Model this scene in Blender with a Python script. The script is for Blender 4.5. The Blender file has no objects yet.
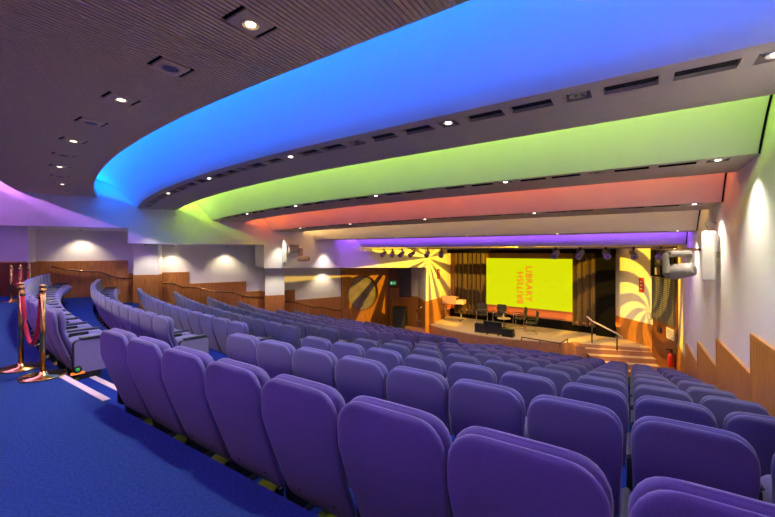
import bpy, math, random
from math import sin, cos, pi, sqrt, radians, atan2
from mathutils import Vector, Matrix

random.seed(7)
S = bpy.context.scene
COL = S.collection
PI = pi
EYE = 1.33                      # camera height over the rear cross aisle (z = 0)
F = 370.0                       # focal length in pixels of the 775 x 517 frame
HY = 252.0                      # horizon row
AX = radians(33.58)             # heading of the theatre's long axis
SA, CA = sin(AX), cos(AX)

# ---------------------------------------------------------------- camera, world, exposure
cd = bpy.data.cameras.new('camera')
cd.sensor_fit = 'HORIZONTAL'; cd.sensor_width = 36.0; cd.lens = F / 775.0 * 36.0
cd.shift_y = -(258.5 - HY) / 775.0
cd.clip_start = 0.05; cd.clip_end = 100
cam = bpy.data.objects.new('camera', cd); COL.objects.link(cam)
cam.location = (0, 0, EYE); cam.rotation_euler = (PI / 2, 0, 0)
S.camera = cam
w = bpy.data.worlds.new('world'); S.world = w; w.use_nodes = True
w.node_tree.nodes['Background'].inputs[0].default_value = (0.02, 0.02, 0.03, 1)
w.node_tree.nodes['Background'].inputs[1].default_value = 0.3
S.view_settings.view_transform = 'Standard'; S.view_settings.look = 'None'
S.view_settings.gamma = 1.0; S.view_settings.use_curve_mapping = False
S.view_settings.exposure = 1.2
S.cycles.max_bounces = 7; S.cycles.diffuse_bounces = 5; S.cycles.glossy_bounces = 3
S.cycles.sample_clamp_indirect = 6.0

# light strengths
COVE = [  # colour, watts per metre of hidden LED strip: rear violet, blue, green, red, warm, stage violet
    ((0.58, 0.20, 1.0), 14.0), ((0.0, 0.13, 1.0), 8.2), ((0.42, 0.74, 0.05), 4.5),
    ((1.0, 0.165, 0.02), 2.6), ((1.0, 0.56, 0.17), 2.7), ((0.28, 0.07, 1.0), 8.5)]
SLAT_SPOT = 100.0
BAFFLE_SPOT = 70.0
RECESS_SPOT = 34.0
STAGE_WASH = 180.0
GOBO = 1400.0

# ---------------------------------------------------------------- coordinates
def P(s, a, z=0.0):
    """theatre coordinates (s across, a along the axis towards the stage) to world"""
    return Vector((CA * s + SA * a, -SA * s + CA * a, z))
def SAof(x, y):
    return (CA * x - SA * y, SA * x + CA * y)
def at(px, py, Y):
    return Vector(((px - 387.5) / F * Y, Y, EYE - (py - HY) / F * Y))
def rz_axis(extra=0.0):
    return -AX + extra
def Q(s, k=0.0178):
    d = min(0.0, s + 3.0); return k * d * d
def Qr(s):
    d = min(0.0, s + 3.0); return 0.0137 * d * d - 0.00018 * d ** 3
def dQr(s):
    d = min(0.0, s + 3.0); return 0.0274 * d - 0.00054 * d * d

# ---------------------------------------------------------------- materials
def mat(name, col, rough=0.6, metal=0.0, noise=0.0, scale=20.0, bump=0.0, emit=None, estr=0.0, stretch=None, spec=None, sheen=0.0, col2=None, detail=4.0):
    m = bpy.data.materials.new(name); m.use_nodes = True
    nt = m.node_tree; b = nt.nodes['Principled BSDF']
    b.inputs['Roughness'].default_value = rough; b.inputs['Metallic'].default_value = metal
    if spec is not None: b.inputs['Specular IOR Level'].default_value = spec
    if sheen:
        b.inputs['Sheen Weight'].default_value = sheen; b.inputs['Sheen Roughness'].default_value = 0.5
    c = (*col, 1)
    b.inputs['Base Color'].default_value = c
    if noise > 0 or bump > 0 or col2:
        tc = nt.nodes.new('ShaderNodeTexCoord'); mp = nt.nodes.new('ShaderNodeMapping')
        nt.links.new(tc.outputs['Object'], mp.inputs['Vector'])
        if stretch: mp.inputs['Scale'].default_value = stretch
        n = nt.nodes.new('ShaderNodeTexNoise'); n.inputs['Scale'].default_value = scale; n.inputs['Detail'].default_value = detail
        nt.links.new(mp.outputs['Vector'], n.inputs['Vector'])
        if noise > 0 or col2:
            r = nt.nodes.new('ShaderNodeValToRGB')
            lo = tuple(max(0, x * (1 - noise)) for x in col); hi = col2 or tuple(min(1, x * (1 + noise)) for x in col)
            r.color_ramp.elements[0].color = (*lo, 1); r.color_ramp.elements[1].color = (*hi, 1)
            r.color_ramp.elements[0].position = 0.3; r.color_ramp.elements[1].position = 0.7
            nt.links.new(n.outputs['Fac'], r.inputs['Fac']); nt.links.new(r.outputs['Color'], b.inputs['Base Color'])
        if bump > 0:
            bp = nt.nodes.new('ShaderNodeBump'); bp.inputs['Strength'].default_value = bump; bp.inputs['Distance'].default_value = 0.01
            nt.links.new(n.outputs['Fac'], bp.inputs['Height']); nt.links.new(bp.outputs['Normal'], b.inputs['Normal'])
    if emit:
        b.inputs['Emission Color'].default_value = (*emit, 1); b.inputs['Emission Strength'].default_value = estr
    return m

M = {}
M['carpet'] = mat('carpet', (0.015, 0.044, 0.165), 0.95, noise=0.28, scale=60, bump=0.25, spec=0.1)
M['carpet_tier'] = mat('tier carpet', (0.008, 0.028, 0.20), 0.95, noise=0.25, scale=60, bump=0.25, spec=0.1)
M['fabric'] = mat('seat fabric', (0.112, 0.112, 0.275), 0.85, noise=0.10, scale=180, bump=0.12, sheen=0.25, spec=0.2)
M['fabric_end'] = mat('end panel fabric', (0.20, 0.20, 0.34), 0.85, noise=0.08, scale=150, bump=0.1, spec=0.2)
M['black'] = mat('black metal', (0.012, 0.012, 0.016), 0.45)
M['arm'] = mat('armrest polymer', (0.02, 0.03, 0.06), 0.3)
M['olive'] = mat('olive steel', (0.42, 0.46, 0.05), 0.4, noise=0.1, scale=30)
M['nosing'] = mat('stair nosing', (0.60, 0.50, 0.50), 0.6, noise=0.06, scale=40)
M['white'] = mat('white paint', (0.90, 0.89, 0.86), 0.7, noise=0.015, scale=4)
M['cove'] = mat('cove paint', (0.78, 0.78, 0.78), 0.75, noise=0.01, scale=3)
M['baffle'] = mat('ceiling band paint', (0.54, 0.46, 0.38), 0.7, noise=0.03, scale=4)
M['slat'] = mat('ceiling slat', (0.85, 0.66, 0.32), 0.6, noise=0.08, scale=30, stretch=(1, 1, 1))
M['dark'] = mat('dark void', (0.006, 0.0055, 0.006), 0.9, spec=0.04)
M['wood'] = mat('veneer', (0.50, 0.20, 0.045), 0.38, noise=0.30, scale=5, stretch=(6, 6, 0.5), detail=8)
M['wood_edge'] = mat('veneer trim', (0.52, 0.24, 0.06), 0.4, noise=0.15, scale=10)
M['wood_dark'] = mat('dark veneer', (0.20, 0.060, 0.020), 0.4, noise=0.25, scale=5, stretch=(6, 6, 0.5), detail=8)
M['stage'] = mat('stage boards', (0.68, 0.52, 0.36), 0.35, noise=0.10, scale=3, stretch=(1, 8, 1))
M['stage_face'] = mat('stage fascia', (0.36, 0.16, 0.10), 0.5, noise=0.15, scale=6)
M['brass'] = mat('brass', (0.75, 0.48, 0.13), 0.18, metal=1.0)
M['bronze'] = mat('bronze handrail', (0.42, 0.26, 0.12), 0.25, metal=1.0)
M['steel'] = mat('chrome', (0.70, 0.70, 0.70), 0.15, metal=1.0)
M['rope'] = mat('red velvet rope', (0.42, 0.006, 0.035), 0.8, noise=0.2, scale=60, bump=0.3, sheen=0.1)
M['curtain'] = mat('curtain velvet', (0.06, 0.028, 0.010), 0.6, noise=0.12, scale=40, sheen=0.2)
M['backwall'] = mat('stage back wall', (0.30, 0.12, 0.06), 0.7, noise=0.08, scale=8)
M['chair'] = mat('black chair mesh', (0.03, 0.03, 0.035), 0.6)
M['grey'] = mat('grey metal', (0.42, 0.38, 0.36), 0.4, noise=0.05, scale=20)
M['speaker_white'] = mat('off white casing', (0.74, 0.73, 0.70), 0.5)
M['grille'] = mat('speaker grille cloth', (0.19, 0.19, 0.25), 0.6)
M['red'] = mat('red enamel', (0.55, 0.02, 0.015), 0.3)
M['signwhite'] = mat('sign white', (0.85, 0.85, 0.85), 0.5)
M['paper'] = mat('notice paper', (0.72, 0.70, 0.85), 0.6, col2=(0.35, 0.3, 0.6), scale=14, noise=0.02)
M['lectern'] = mat('lectern laminate', (0.52, 0.30, 0.24), 0.4, noise=0.05, scale=12)
M['glass'] = mat('porthole glass', (0.30, 0.27, 0.30), 0.12, noise=0.25, scale=2.5, spec=0.6)
M['lens_on'] = mat('lamp lens lit', (1, 1, 1), 0.3, emit=(1.0, 0.90, 0.75), estr=5.0)
M['lens_off'] = mat('lamp lens', (0.25, 0.22, 0.15), 0.2)
M['green_led'] = mat('green aisle light', (0.02, 0.3, 0.05), 0.3, emit=(0.02, 0.6, 0.12), estr=0.16)
M['exit'] = mat('lit exit sign', (0.02, 0.4, 0.1), 0.3, emit=(0.03, 0.6, 0.2), estr=0.14)
M['exit_mark'] = mat('lit exit pictogram', (0.9, 0.9, 0.9), 0.3, emit=(0.8, 1.0, 0.9), estr=0.22)
M['screen'] = mat('lit screen', (0.04, 0.04, 0.004), 0.9, emit=(0.723, 0.775, 0.002), estr=0.42, spec=0.1)
M['screen_text'] = mat('lit screen lettering', (0.4, 0.1, 0.02), 0.8, emit=(0.78, 0.19, 0.012), estr=0.38)
M['led'] = mat('amber led', (0.3, 0.12, 0.02), 0.3, emit=(0.9, 0.2, 0.02), estr=0.5)

# ---------------------------------------------------------------- mesh builder
class MB:
    def __init__(self): self.v = []; self.f = []; self.m = []; self.sm = []
    def add(self, vs, fs, mi=0, smooth=False, T=None):
        o = len(self.v)
        for p in vs:
            p = Vector(p)
            self.v.append(T @ p if T is not None else p)
        for f in fs:
            self.f.append([i + o for i in f]); self.m.append(mi); self.sm.append(smooth)
        return self
    def quad(self, a, b, c, d, mi=0): return self.add([a, b, c, d], [(0, 1, 2, 3)], mi)
    def box(self, x0, x1, y0, y1, z0, z1, mi=0, T=None):
        vs = [(x, y, z) for z in (z0, z1) for y in (y0, y1) for x in (x0, x1)]
        return self.add(vs, [(0, 2, 3, 1), (4, 5, 7, 6), (0, 1, 5, 4), (2, 6, 7, 3), (0, 4, 6, 2), (1, 3, 7, 5)], mi, False, T)
    def bbox(self, x0, x1, y0, y1, z0, z1, b=0.01, mi=0, T=None):
        """box with chamfered edges"""
        ls = []
        for z, i in ((z0, b), (z0 + b, 0), (z1 - b, 0), (z1, b)):
            r = b if i == 0 else 2 * b
            xs0, xs1, ys0, ys1 = x0 + i, x1 - i, y0 + i, y1 - i
            c = b
            ls.append([(xs0 + c, ys0, z), (xs1 - c, ys0, z), (xs1, ys0 + c, z), (xs1, ys1 - c, z), (xs1 - c, ys1, z), (xs0 + c, ys1, z), (xs0, ys1 - c, z), (xs0, ys0 + c, z)])
        return self.loft(ls, mi, T=T, smooth=False)
    def loft(self, rings, mi=0, T=None, smooth=True, caps=True, closed=True):
        n = len(rings[0]); vs = [p for r in rings for p in r]; fs = []
        for i in range(len(rings) - 1):
            for j in range(n if closed else n - 1):
                k = (j + 1) % n
                fs.append((i * n + j, i * n + k, (i + 1) * n + k, (i + 1) * n + j))
        if caps and closed:
            fs.append(tuple(reversed(range(n)))); fs.append(tuple(range((len(rings) - 1) * n, len(rings) * n)))
        return self.add(vs, fs, mi, smooth, T)
    def tube(self, pts, r, n=8, mi=0, T=None):
        pts = [Vector(p) for p in pts]; rings = []
        for i, p in enumerate(pts):
            d = (pts[min(i + 1, len(pts) - 1)] - pts[max(i - 1, 0)]).normalized()
            up = Vector((0, 0, 1)) if abs(d.z) < 0.95 else Vector((0, 1, 0))
            u = d.cross(up).normalized(); v = d.cross(u).normalized()
            rr = r[i] if isinstance(r, (list, tuple)) else r
            rings.append([p + (u * cos(2 * PI * k / n) - v * sin(2 * PI * k / n)) * rr for k in range(n)])
        return self.loft(rings, mi, T)
    def lathe(self, prof, n=16, mi=0, T=None):
        rings = [[(r * cos(2 * PI * k / n), r * sin(2 * PI * k / n), z) for k in range(n)] for r, z in prof]
        return self.loft(rings, mi, T)
    def build(self, name, mats, parent=None, loc=None, rot=None):
        me = bpy.data.meshes.new(name)
        me.from_pydata([tuple(p) for p in self.v], [], self.f)
        for mm in (mats if isinstance(mats, (list, tuple)) else [mats]): me.materials.append(mm)
        me.polygons.foreach_set('material_index', self.m); me.polygons.foreach_set('use_smooth', self.sm)
        me.update()
        import bmesh
        bm = bmesh.new(); bm.from_mesh(me); bmesh.ops.recalc_face_normals(bm, faces=bm.faces); bm.to_mesh(me); bm.free()
        o = bpy.data.objects.new(name, me); COL.objects.link(o)
        if parent is not None: o.parent = parent
        if loc is not None: o.location = loc
        if rot is not None: o.rotation_euler = rot
        return o

def thing(name, label, cat, loc=(0, 0, 0), rz=0.0, group=None):
    o = bpy.data.objects.new(name, None); COL.objects.link(o); o.empty_display_size = 0.1
    o.location = loc; o.rotation_euler = (0, 0, rz)
    return tag(o, label, cat, group)
def tag(o, label, cat, group=None):
    o['label'] = label; o['category'] = cat
    if group: o['group'] = group
    return o
def struct(o):
    o['kind'] = 'structure'; return o
ORD = ['first', 'second', 'third', 'fourth', 'fifth', 'sixth', 'seventh', 'eighth', 'ninth', 'tenth', 'eleventh', 'twelfth', 'thirteenth',
       'fourteenth', 'fifteenth', 'sixteenth', 'seventeenth', 'eighteenth', 'nineteenth', 'twentieth', 'twenty-first', 'twenty-second', 'twenty-third', 'twenty-fourth', 'twenty-fifth', 'twenty-sixth', 'twenty-seventh', 'twenty-eighth']
ROWN = ['rearmost row', 'second row from the back', 'third row from the back', 'fourth row from the back', 'fifth row from the back', 'middle row',
        'fifth row from the stage', 'fourth row from the stage', 'third row from the stage', 'second row from the stage', 'front row by the stage']

def spot(name, loc, to, watts, col, angle, blend=0.5, size=0.04):
    l = bpy.data.lights.new(name, 'SPOT'); l.energy = watts; l.color = col; l.spot_size = radians(angle); l.spot_blend = blend; l.shadow_soft_size = size
    o = bpy.data.objects.new(name, l); COL.objects.link(o); o.location = loc
    o.rotation_euler = (Vector(to) - Vector(loc)).to_track_quat('-Z', 'Y').to_euler(); return o
def area(name, p0, p1, normal, width, watts, col):
    l = bpy.data.lights.new(name, 'AREA'); l.shape = 'RECTANGLE'; p0, p1 = Vector(p0), Vector(p1)
    l.size = (p1 - p0).length; l.size_y = width; l.energy = watts; l.color = col
    o = bpy.data.objects.new(name, l); COL.objects.link(o); o.location = (p0 + p1) / 2
    x = (p1 - p0).normalized(); z = -Vector(normal); z = (z - x * z.dot(x)).normalized(); y = z.cross(x)
    o.matrix_world = Matrix.Translation((p0 + p1) / 2) @ Matrix((x, y, z)).transposed().to_4x4(); return o

# ================================================================= SETTING
RISE, GOING = 0.29, 1.285
SR = 1.23                                              # right wall
def s_fascia(a): return -14.05 + 0.574 * (a - 4.6) if a < 9.11 else -11.68 + 0.4335 * (a - 9.11)
def s_recess(a): return -16.0 + 0.392 * (a - 6.05)
def a_row(k): return 1.30 + GOING * (k - 1)            # k = 1 is the rearmost row
def edge(k): return a_row(k) + 0.06
def left_end(c, q=Q, fn=s_fascia):
    s = -13.0
    for _ in range(60): s = 0.5 * s + 0.5 * fn(c + q(s))
    return s
def srange(s0, s1, step=0.45):
    n = max(2, int(abs(s1 - s0) / step)); return [s0 + (s1 - s0) * i / n for i in range(n + 1)]

# rear floor
b = MB()
e1 = edge(1)
ss = srange(SR, left_end(e1, Qr, s_recess), 0.5)
for i in range(len(ss) - 1):
    b.quad(P(ss[i], e1 + Qr(ss[i])), P(ss[i], -3.6), P(ss[i + 1], -3.6), P(ss[i + 1], e1 + Qr(ss[i + 1])))
sl = ss[-1]
b.quad(P(sl, e1 + Qr(sl)), P(sl, -3.6), P(-21.5, -3.6), P(-21.5, e1 + Qr(sl)))
struct(b.build('floor', M['carpet']))

# terraces
def aisleL(k): return [5.68, 5.88, 5.92, 6.0, 6.08, 6.12, 6.16, 6.20, 6.24, 6.28, 6.30][k - 1]
def aisleC(k): return [3.60, 3.74, 3.84, 3.90, 3.97, 4.02, 4.06, 4.10, 4.14, 4.18, 4.20][k - 1]
NR = 11
for k in range(1, NR + 1):
    b = MB(); z = -RISE * k; zu = z + RISE
    e0, e1 = edge(k), (edge(k + 1) if k < NR else edge(k) + 0.95)
    sl0 = left_end(e0, Qr, s_recess) - 0.05; sl1 = left_end(e1, Qr, s_recess) - 0.05
    n = 36
    for i in range(n):
        t0, t1 = i / n, (i + 1) / n
        s0, s1 = SR + (sl0 - SR) * t0, SR + (sl0 - SR) * t1
        r0, r1 = SR + (sl1 - SR) * t0, SR + (sl1 - SR) * t1
        b.quad(P(s0, e0 + Qr(s0), z), P(s1, e0 + Qr(s1), z), P(r1, e1 + Qr(r1), z), P(r0, e1 + Qr(r0), z))
        b.quad(P(s0, e0 + Qr(s0), zu), P(s1, e0 + Qr(s1), zu), P(s1, e0 + Qr(s1), z), P(s0, e0 + Qr(s0), z))
    struct(b.build('floor_terrace', M['carpet_tier']))
    # half step in the stair aisle with its two nosing strips
    sa, sb = -aisleL(k) + 0.36, -aisleC(k) - 0.33
    q = Qr((sa + sb) / 2)
    b = MB()
    T = Matrix.Translation(P(0, 0, 0)) @ Matrix.Rotation(-AX, 4, 'Z')
    b.box(sa, sb, e0 + q, e0 + q + 0.34, z, z + RISE / 2, 0, T)
    struct(b.build('floor_step', M['carpet_tier']))
    b = MB()
    b.box(sa, sb, e0 + q - 0.055, e0 + q + 0.006, zu - 0.001, zu + 0.005, 0, T)
    struct(b.build('trim_nosing', M['nosing']))
    b = MB()
    b.box(sa, sb, e0 + q + 0.285, e0 + q + 0.346, z + RISE / 2 - 0.001, z + RISE / 2 + 0.005, 0, T)
    struct(b.build('trim_nosing', M['nosing']))
ZF = -RISE * NR                                        # floor in front of the stage
b = MB()
b.quad(P(SR, edge(NR) + 0.9, ZF), P(-16, edge(NR) + 0.9, ZF), P(-12, 23, ZF), P(SR, 23, ZF))
struct(b.build('floor_front', M['carpet_tier']))

# right wall: white plaster over stepped wood dado
b = MB()
b.box(SR, SR + 0.2, -3.6, 19.5, -3.8, 4.3, 0, Matrix.Rotation(-AX, 4, 'Z'))
struct(b.build('wall_right', M['white']))
R = Matrix.Rotation(-AX, 4, 'Z')
peaks = [-2.8, -0.52, 1.74, 4.0, 6.255, 8.515, 10.77, 13.03, 15.3]
tops = [1.33 + 0.5 - 0.5 * i for i in range(9)]
for i in range(len(peaks) - 1):
    a0, a1 = peaks[i], peaks[i + 1]
    zt = EYE - 0.998 + 0.5 * (3 - i)
    b = MB()
    b.box(SR - 0.028, SR + 0.01, a0 + 0.006, a1 - 0.006, zt - 3.2, zt - 0.05, 0, R)
    b.box(SR - 0.036, SR + 0.01, a0, a1, zt - 0.05, zt, 1, R)
    b.box(SR - 0.036, SR + 0.01, a1 - 0.04, a1, zt - 3.2, zt - 0.05, 1, R)
    struct(b.build('trim_dado', [M['wood'], M['wood_edge']]))

# left fascia over the side passage; its underside steps down with the tiers
def fline(px):
    r = (px - 387.5) / F
    if px < 264: Y = 16.4 / (1 - 0.5 * r)
    else: Y = 17.1 / (1 - 0.65 * r)
    return Y
def fpt(px, py): return at(px, py, fline(px))
ZTOP = 4.4
FN = Vector((cos(atan2(0.5, 1) + PI / 2), sin(atan2(0.5, 1) + PI / 2), 0))      # away from the hall
segs = [(-160, 128, 221.0, 228.4), (128, 264, 242.9, 244.8), (264, 345, 268.2, 267.9), (345, 426, 267.9, 267.4)]
def rpt_on(px, z):                                     # point of the recess back wall along a pixel column
    r = (px - 387.5) / F; Y = 20.9 / (1 - 0.7 * r); return Vector((r * Y, Y, z))
b = MB()
for (x0, x1, y0, y1) in segs:
    A, B_ = fpt(x0, y0), fpt(x1, y1)
    zb = (A.z + B_.z) / 2 if x1 <= 264 else None
    za, zc = (zb, zb) if zb is not None else (A.z, B_.z)
    A.z = za; B_.z = zc
    b.quad(A, B_, Vector((B_.x, B_.y, ZTOP)), Vector((A.x, A.y, ZTOP)))
    n = 2.6
    A2, B2 = A + FN * n, B_ + FN * n
    b.quad(A, A2, B2, B_)
# vertical returns where the underside steps
for px, ya, yb in ((128, 228.4, 242.9), (264, 244.8, 268.2)):
    A, C = fpt(px, ya), fpt(px, yb)
    b.quad(A, C, C + FN * 2.6, A + FN * 2.6)
struct(b.build('wall_left', M['white']))

# recess back wall behind the passage: white with stepped wood dado
sr = [(36, 128), (128, 189), (189, 246), (246, 262), (262, 294.7), (294.7, 341)]
dz = [0.315, 0.81, 1.30, 1.76, 1.80, 2.31]
b = MB(); bw = MB()
pA = rpt_on(30, 0); pB = rpt_on(341, 0)
b.quad(Vector((pA.x, pA.y, -4)), Vector((pB.x, pB.y, -4)), Vector((pB.x, pB.y, 2.6)), Vector((pA.x, pA.y, 2.6)))
struct(b.build('wall_recess', M['white']))
RD = Vector((1, 0.7, 0)).normalized(); RN = Vector((0.7, -1, 0)).normalized()     # along / out of the recess wall
def on_recess(px, z, off=0.0): return rpt_on(px, z) + RN * off
def wall_slab(b, pts0, pts1, z0, z1, off, nrm, mi=0):
    a0, a1 = Vector((pts0.x, pts0.y, 0)), Vector((pts1.x, pts1.y, 0)); n = nrm * off
    vs = [a0 + Vector((0, 0, z0)), a1 + Vector((0, 0, z0)), a1 + n + Vector((0, 0, z0)), a0 + n + Vector((0, 0, z0)),
          a0 + Vector((0, 0, z1)), a1 + Vector((0, 0, z1)), a1 + n + Vector((0, 0, z1)), a0 + n + Vector((0, 0, z1))]
    b.add(vs, [(0, 1, 2, 3), (4, 7, 6, 5), (0, 4, 5, 1), (1, 5, 6, 2), (2, 6, 7, 3), (3, 7, 4, 0)], mi)
for (x0, x1), d in zip(sr, dz):
    b = MB()
    wall_slab(b, rpt_on(x0, 0), rpt_on(x1, 0), -4, EYE - d - 0.045, 0.03, RN, 0)
    wall_slab(b, rpt_on(x0, 0), rpt_on(x1, 0), EYE - d - 0.045, EYE - d, 0.036, RN, 1)
    struct(b.build('trim_recess_dado', [M['wood'], M['wood_edge']]))
# wood clad length round the porthole, up to the soffit
b = MB()
def big_wall(px): return rpt_on(px, 0)
PC = at(363.3, 293.3, 20.9 / (1 + 0.7 * 24.2 / 370)); PR_ = 0.94
L0 = rpt_on(341, 0); L1 = rpt_on(388, 0)
tc = (Vector((PC.x, PC.y, 0)) - Vector((L0.x, L0.y, 0))).dot(RD); tl = (L1 - L0).dot(RD)
def WL(t, z, off=0.05): return Vector((L0.x, L0.y, 0)) + RD * t + RN * off + Vector((0, 0, z))
n = 48
rim = [(tc + PR_ * cos(2 * PI * i / n), PC.z + PR_ * sin(2 * PI * i / n)) for i in range(n)]
zlo, zhi = -4.0, 1.3
def onrect(ang):
    c, s_ = cos(ang), sin(ang); ts = []
    if c > 1e-6: ts.append((tl - tc) / c)
    if c < -1e-6: ts.append((0 - tc) / c)
    if s_ > 1e-6: ts.append((zhi - PC.z) / s_)
    if s_ < -1e-6: ts.append((zlo - PC.z) / s_)
    t = min(ts); return (tc + t * c, PC.z + t * s_)
angs = sorted([2 * PI * i / n for i in range(n)] + [atan2(zz - PC.z, tt - tc) % (2 * PI) for tt in (0, tl) for zz in (zlo, zhi)])
for i in range(len(angs)):
    a0, a1 = angs[i], angs[(i + 1) % len(angs)]
    p0, p1 = onrect(a0), onrect(a1)
    q0, q1 = (tc + PR_ * cos(a0), PC.z + PR_ * sin(a0)), (tc + PR_ * cos(a1), PC.z + PR_ * sin(a1))
    b.quad(WL(*p0), WL(*p1), WL(*q1), WL(*q0))
    b.quad(WL(*q0), WL(*q1), WL(*q1, off=-0.22), WL(*q0, off=-0.22))
struct(b.build('wall_porthole', M['wood']))
b = MB()
rr = []
for rad, off in ((PR_ - 0.0, -0.10), (PR_ - 0.05, -0.10), (PR_ - 0.05, -0.16), (PR_, -0.16)):
    rr.append([WL(tc + rad * cos(2 * PI * i / n), PC.z + rad * sin(2 * PI * i / n), off) for i in range(n)])
b.loft(rr + [rr[0]], 0, caps=False)
b.add([WL(tc + (PR_ - 0.03) * cos(2 * PI * i / n), PC.z + (PR_ - 0.03) * sin(2 * PI * i / n), -0.14) for i in range(n)], [tuple(range(n))], 1)
struct(b.build('window_1', [M['wood_dark'], M['glass']]))

# wall at the rear left (flush with the fascia), its return, and the wood dado on it
V1 = Vector((1, 0.5, 0)).normalized()
c28 = at(28, 252, 16.9 / (1 + 0.5 * 359.5 / 370)); c28.z = 0
far = c28 - V1 * 9.0
c36 = rpt_on(36, 0)
b = MB()
for p, q in ((far, c28), (c28, c36)):
    b.quad(p + Vector((0, 0, -1.2)), q + Vector((0, 0, -1.2)), q + Vector((0, 0, 2.4)), p + Vector((0, 0, 2.4)))
struct(b.build('wall_left_rear', M['white']))
b = MB()
NV = Vector((0.5, -1, 0)).normalized()
wall_slab(b, far, c28 + NV * 0.0, -1.2, EYE - 0.33, 0.03, NV, 0); wall_slab(b, far, c28, EYE - 0.33, EYE - 0.29, 0.036, NV, 1)
d_ = (c36 - c28).normalized(); nn = Vector((d_.y, -d_.x, 0))
wall_slab(b, c28, c36, -1.2, EYE - 0.33, 0.03, nn, 0)
struct(b.build('trim_dado_rear', [M['wood_dark'], M['wood_edge']]))
b = MB()
b.quad(P(SR, -3.6, -0.2), P(-21.5, -3.6, -0.2), P(-21.5, -3.6, 4.4), P(SR, -3.6, 4.4))
struct(b.build('wall_rear', M['white']))

# two pillars standing in the side passage
for (x0, x1, Y, wy, nm) in ((133.5, 158, 13.75, 275, 'column_1'), (265, 284.5, 16.3, 295.6, 'column_2')):
    b = MB()
    p0 = at(x0, 252, Y); p1 = at(x1, 252, Y + 0.25); p0.z = p1.z = 0
    d = (p1 - p0).normalized(); nrm = Vector((-d.y, d.x, 0))
    zw = EYE - (wy - HY) / F * Y
    for z0, z1, mi, ex in ((-4, zw, 1, 0.012), (zw, 2.4, 0, 0.0)):
        q0 = p0 - d * ex - nrm * ex; q1 = p1 + d * ex - nrm * ex
        wall_slab(b, q0, q1, z0, z1, 0.55, nrm, mi)
    struct(b.build(nm, [M['white'], M['wood']]))

# ---------------------------------------------------------------- ceiling bands and coves
# each band: rear edge a, front edge a, height
BANDS = [(-1.75, -0.60, EYE + 2.06), (0.55, 2.45, EYE + 1.75), (3.60, 4.80, EYE + 1.45), (5.93, 7.12, EYE + 1.14), (8.05, 9.37, EYE + 0.82), (10.95, 11.83, EYE + 0.50), (13.0, 19.6, EYE + 0.20)]
def bq(i): return (lambda s: 0.0) if i >= 5 else Q
def mixQ(i, t):                                        # curvature fades out at the last band
    q0, q1 = bq(i), bq(i + 1)
    return lambda s: q0(s) * (1 - t) + q1(s) * t
PERIOD = 2.62
def items(i):
    """ceiling fittings of a band: (kind, s centre, half length)"""
    q = bq(i); a0 = BANDS[i][0]; sl = left_end(a0 + 0.3, q) + 0.35; out = []
    n = 0
    while True:
        base = 0.88 - PERIOD * n
        for kd, ds, hl in (('light', 0.0, 0.11), ('vent', -0.40, 0.20), ('vent', -0.90, 0.20), ('speaker', -1.31, 0.11), ('vent', -1.73, 0.20), ('vent', -2.20, 0.20)):
            s = base + ds
            if s - hl < sl: return out
            if kd == 'light' and s < sl + 1.2: continue
            out.append((kd, s, hl))
        n += 1
A_IN0, A_IN1 = 0.16, 0.36                              # fittings strip behind the rear edge
def A_in(i): return (A_IN0, A_IN1) if i == 2 else (0.10, 0.26) if i < 5 else (0.08, 0.2)
cove_prof = [(1.00, 0.0), (0.86, 0.20), (0.74, 0.36), (0.60, 0.51), (0.42, 0.66), (0.22, 0.77), (0.0, 0.83), (-0.26, 0.85), (-0.40, 0.84)]   # fraction of the gap, height over the lower edge
for i, (a0, a1, h) in enumerate(BANDS):
    q = bq(i)
    if i == 1: continue
    b = MB(); sl = left_end(a0, q) - 0.05; sl1 = left_end(a1, q) - 0.05
    if i == 6: sl = sl1 = -13.0
    its = items(i) if 2 <= i <= 5 else []
    i0, i1 = A_in(i)
    cuts = sorted(set([SR] + [x for kd, s, hl in its for x in (s + hl, s - hl)]), reverse=True)
    g = []
    allc = cuts + [min(sl, sl1) - 0.1]
    for c0, c1 in zip(allc, allc[1:]):
        n = max(1, int((c0 - c1) / 0.4))
        g += [c0 + (c1 - c0) * j / n for j in range(n)]
    g.append(allc[-1])
    for s0, s1 in zip(g, g[1:]):
        mid = (s0 + s1) / 2
        hole = any(abs(mid - s) < hl for kd, s, hl in its)
        rows = [(a0, a0 + i0), (a0 + i0, a0 + i1), (a0 + i1, a1)]
        for j, (r0, r1) in enumerate(rows):
            if j == 1 and hole: continue
            b.quad(P(s0, r0 + q(s0), h), P(s1, r0 + q(s1), h), P(s1, r1 + q(s1), h), P(s0, r1 + q(s0), h))
        if i < 6:                                      # front lip, trough floor
            b.quad(P(s0, a1 + q(s0), h), P(s1, a1 + q(s1), h), P(s1, a1 + q(s1), h + 0.085), P(s0, a1 + q(s0), h + 0.085))
            b.quad(P(s0, a1 - 0.03 + q(s0), h + 0.085), P(s1, a1 - 0.03 + q(s1), h + 0.085), P(s1, a1 + q(s1), h + 0.085), P(s0, a1 + q(s0), h + 0.085))
            b.quad(P(s0, a1 - 0.03 + q(s0), h + 0.03), P(s1, a1 - 0.03 + q(s1), h + 0.03), P(s1, a1 - 0.03 + q(s1), h + 0.085), P(s0, a1 - 0.03 + q(s0), h + 0.085))
            b.quad(P(s0, a1 - 0.5 + q(s0), h + 0.03), P(s1, a1 - 0.5 + q(s1), h + 0.03), P(s1, a1 - 0.03 + q(s1), h + 0.03), P(s0, a1 - 0.03 + q(s0), h + 0.03))
    struct(b.build('ceiling_band', M['baffle']))
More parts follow.
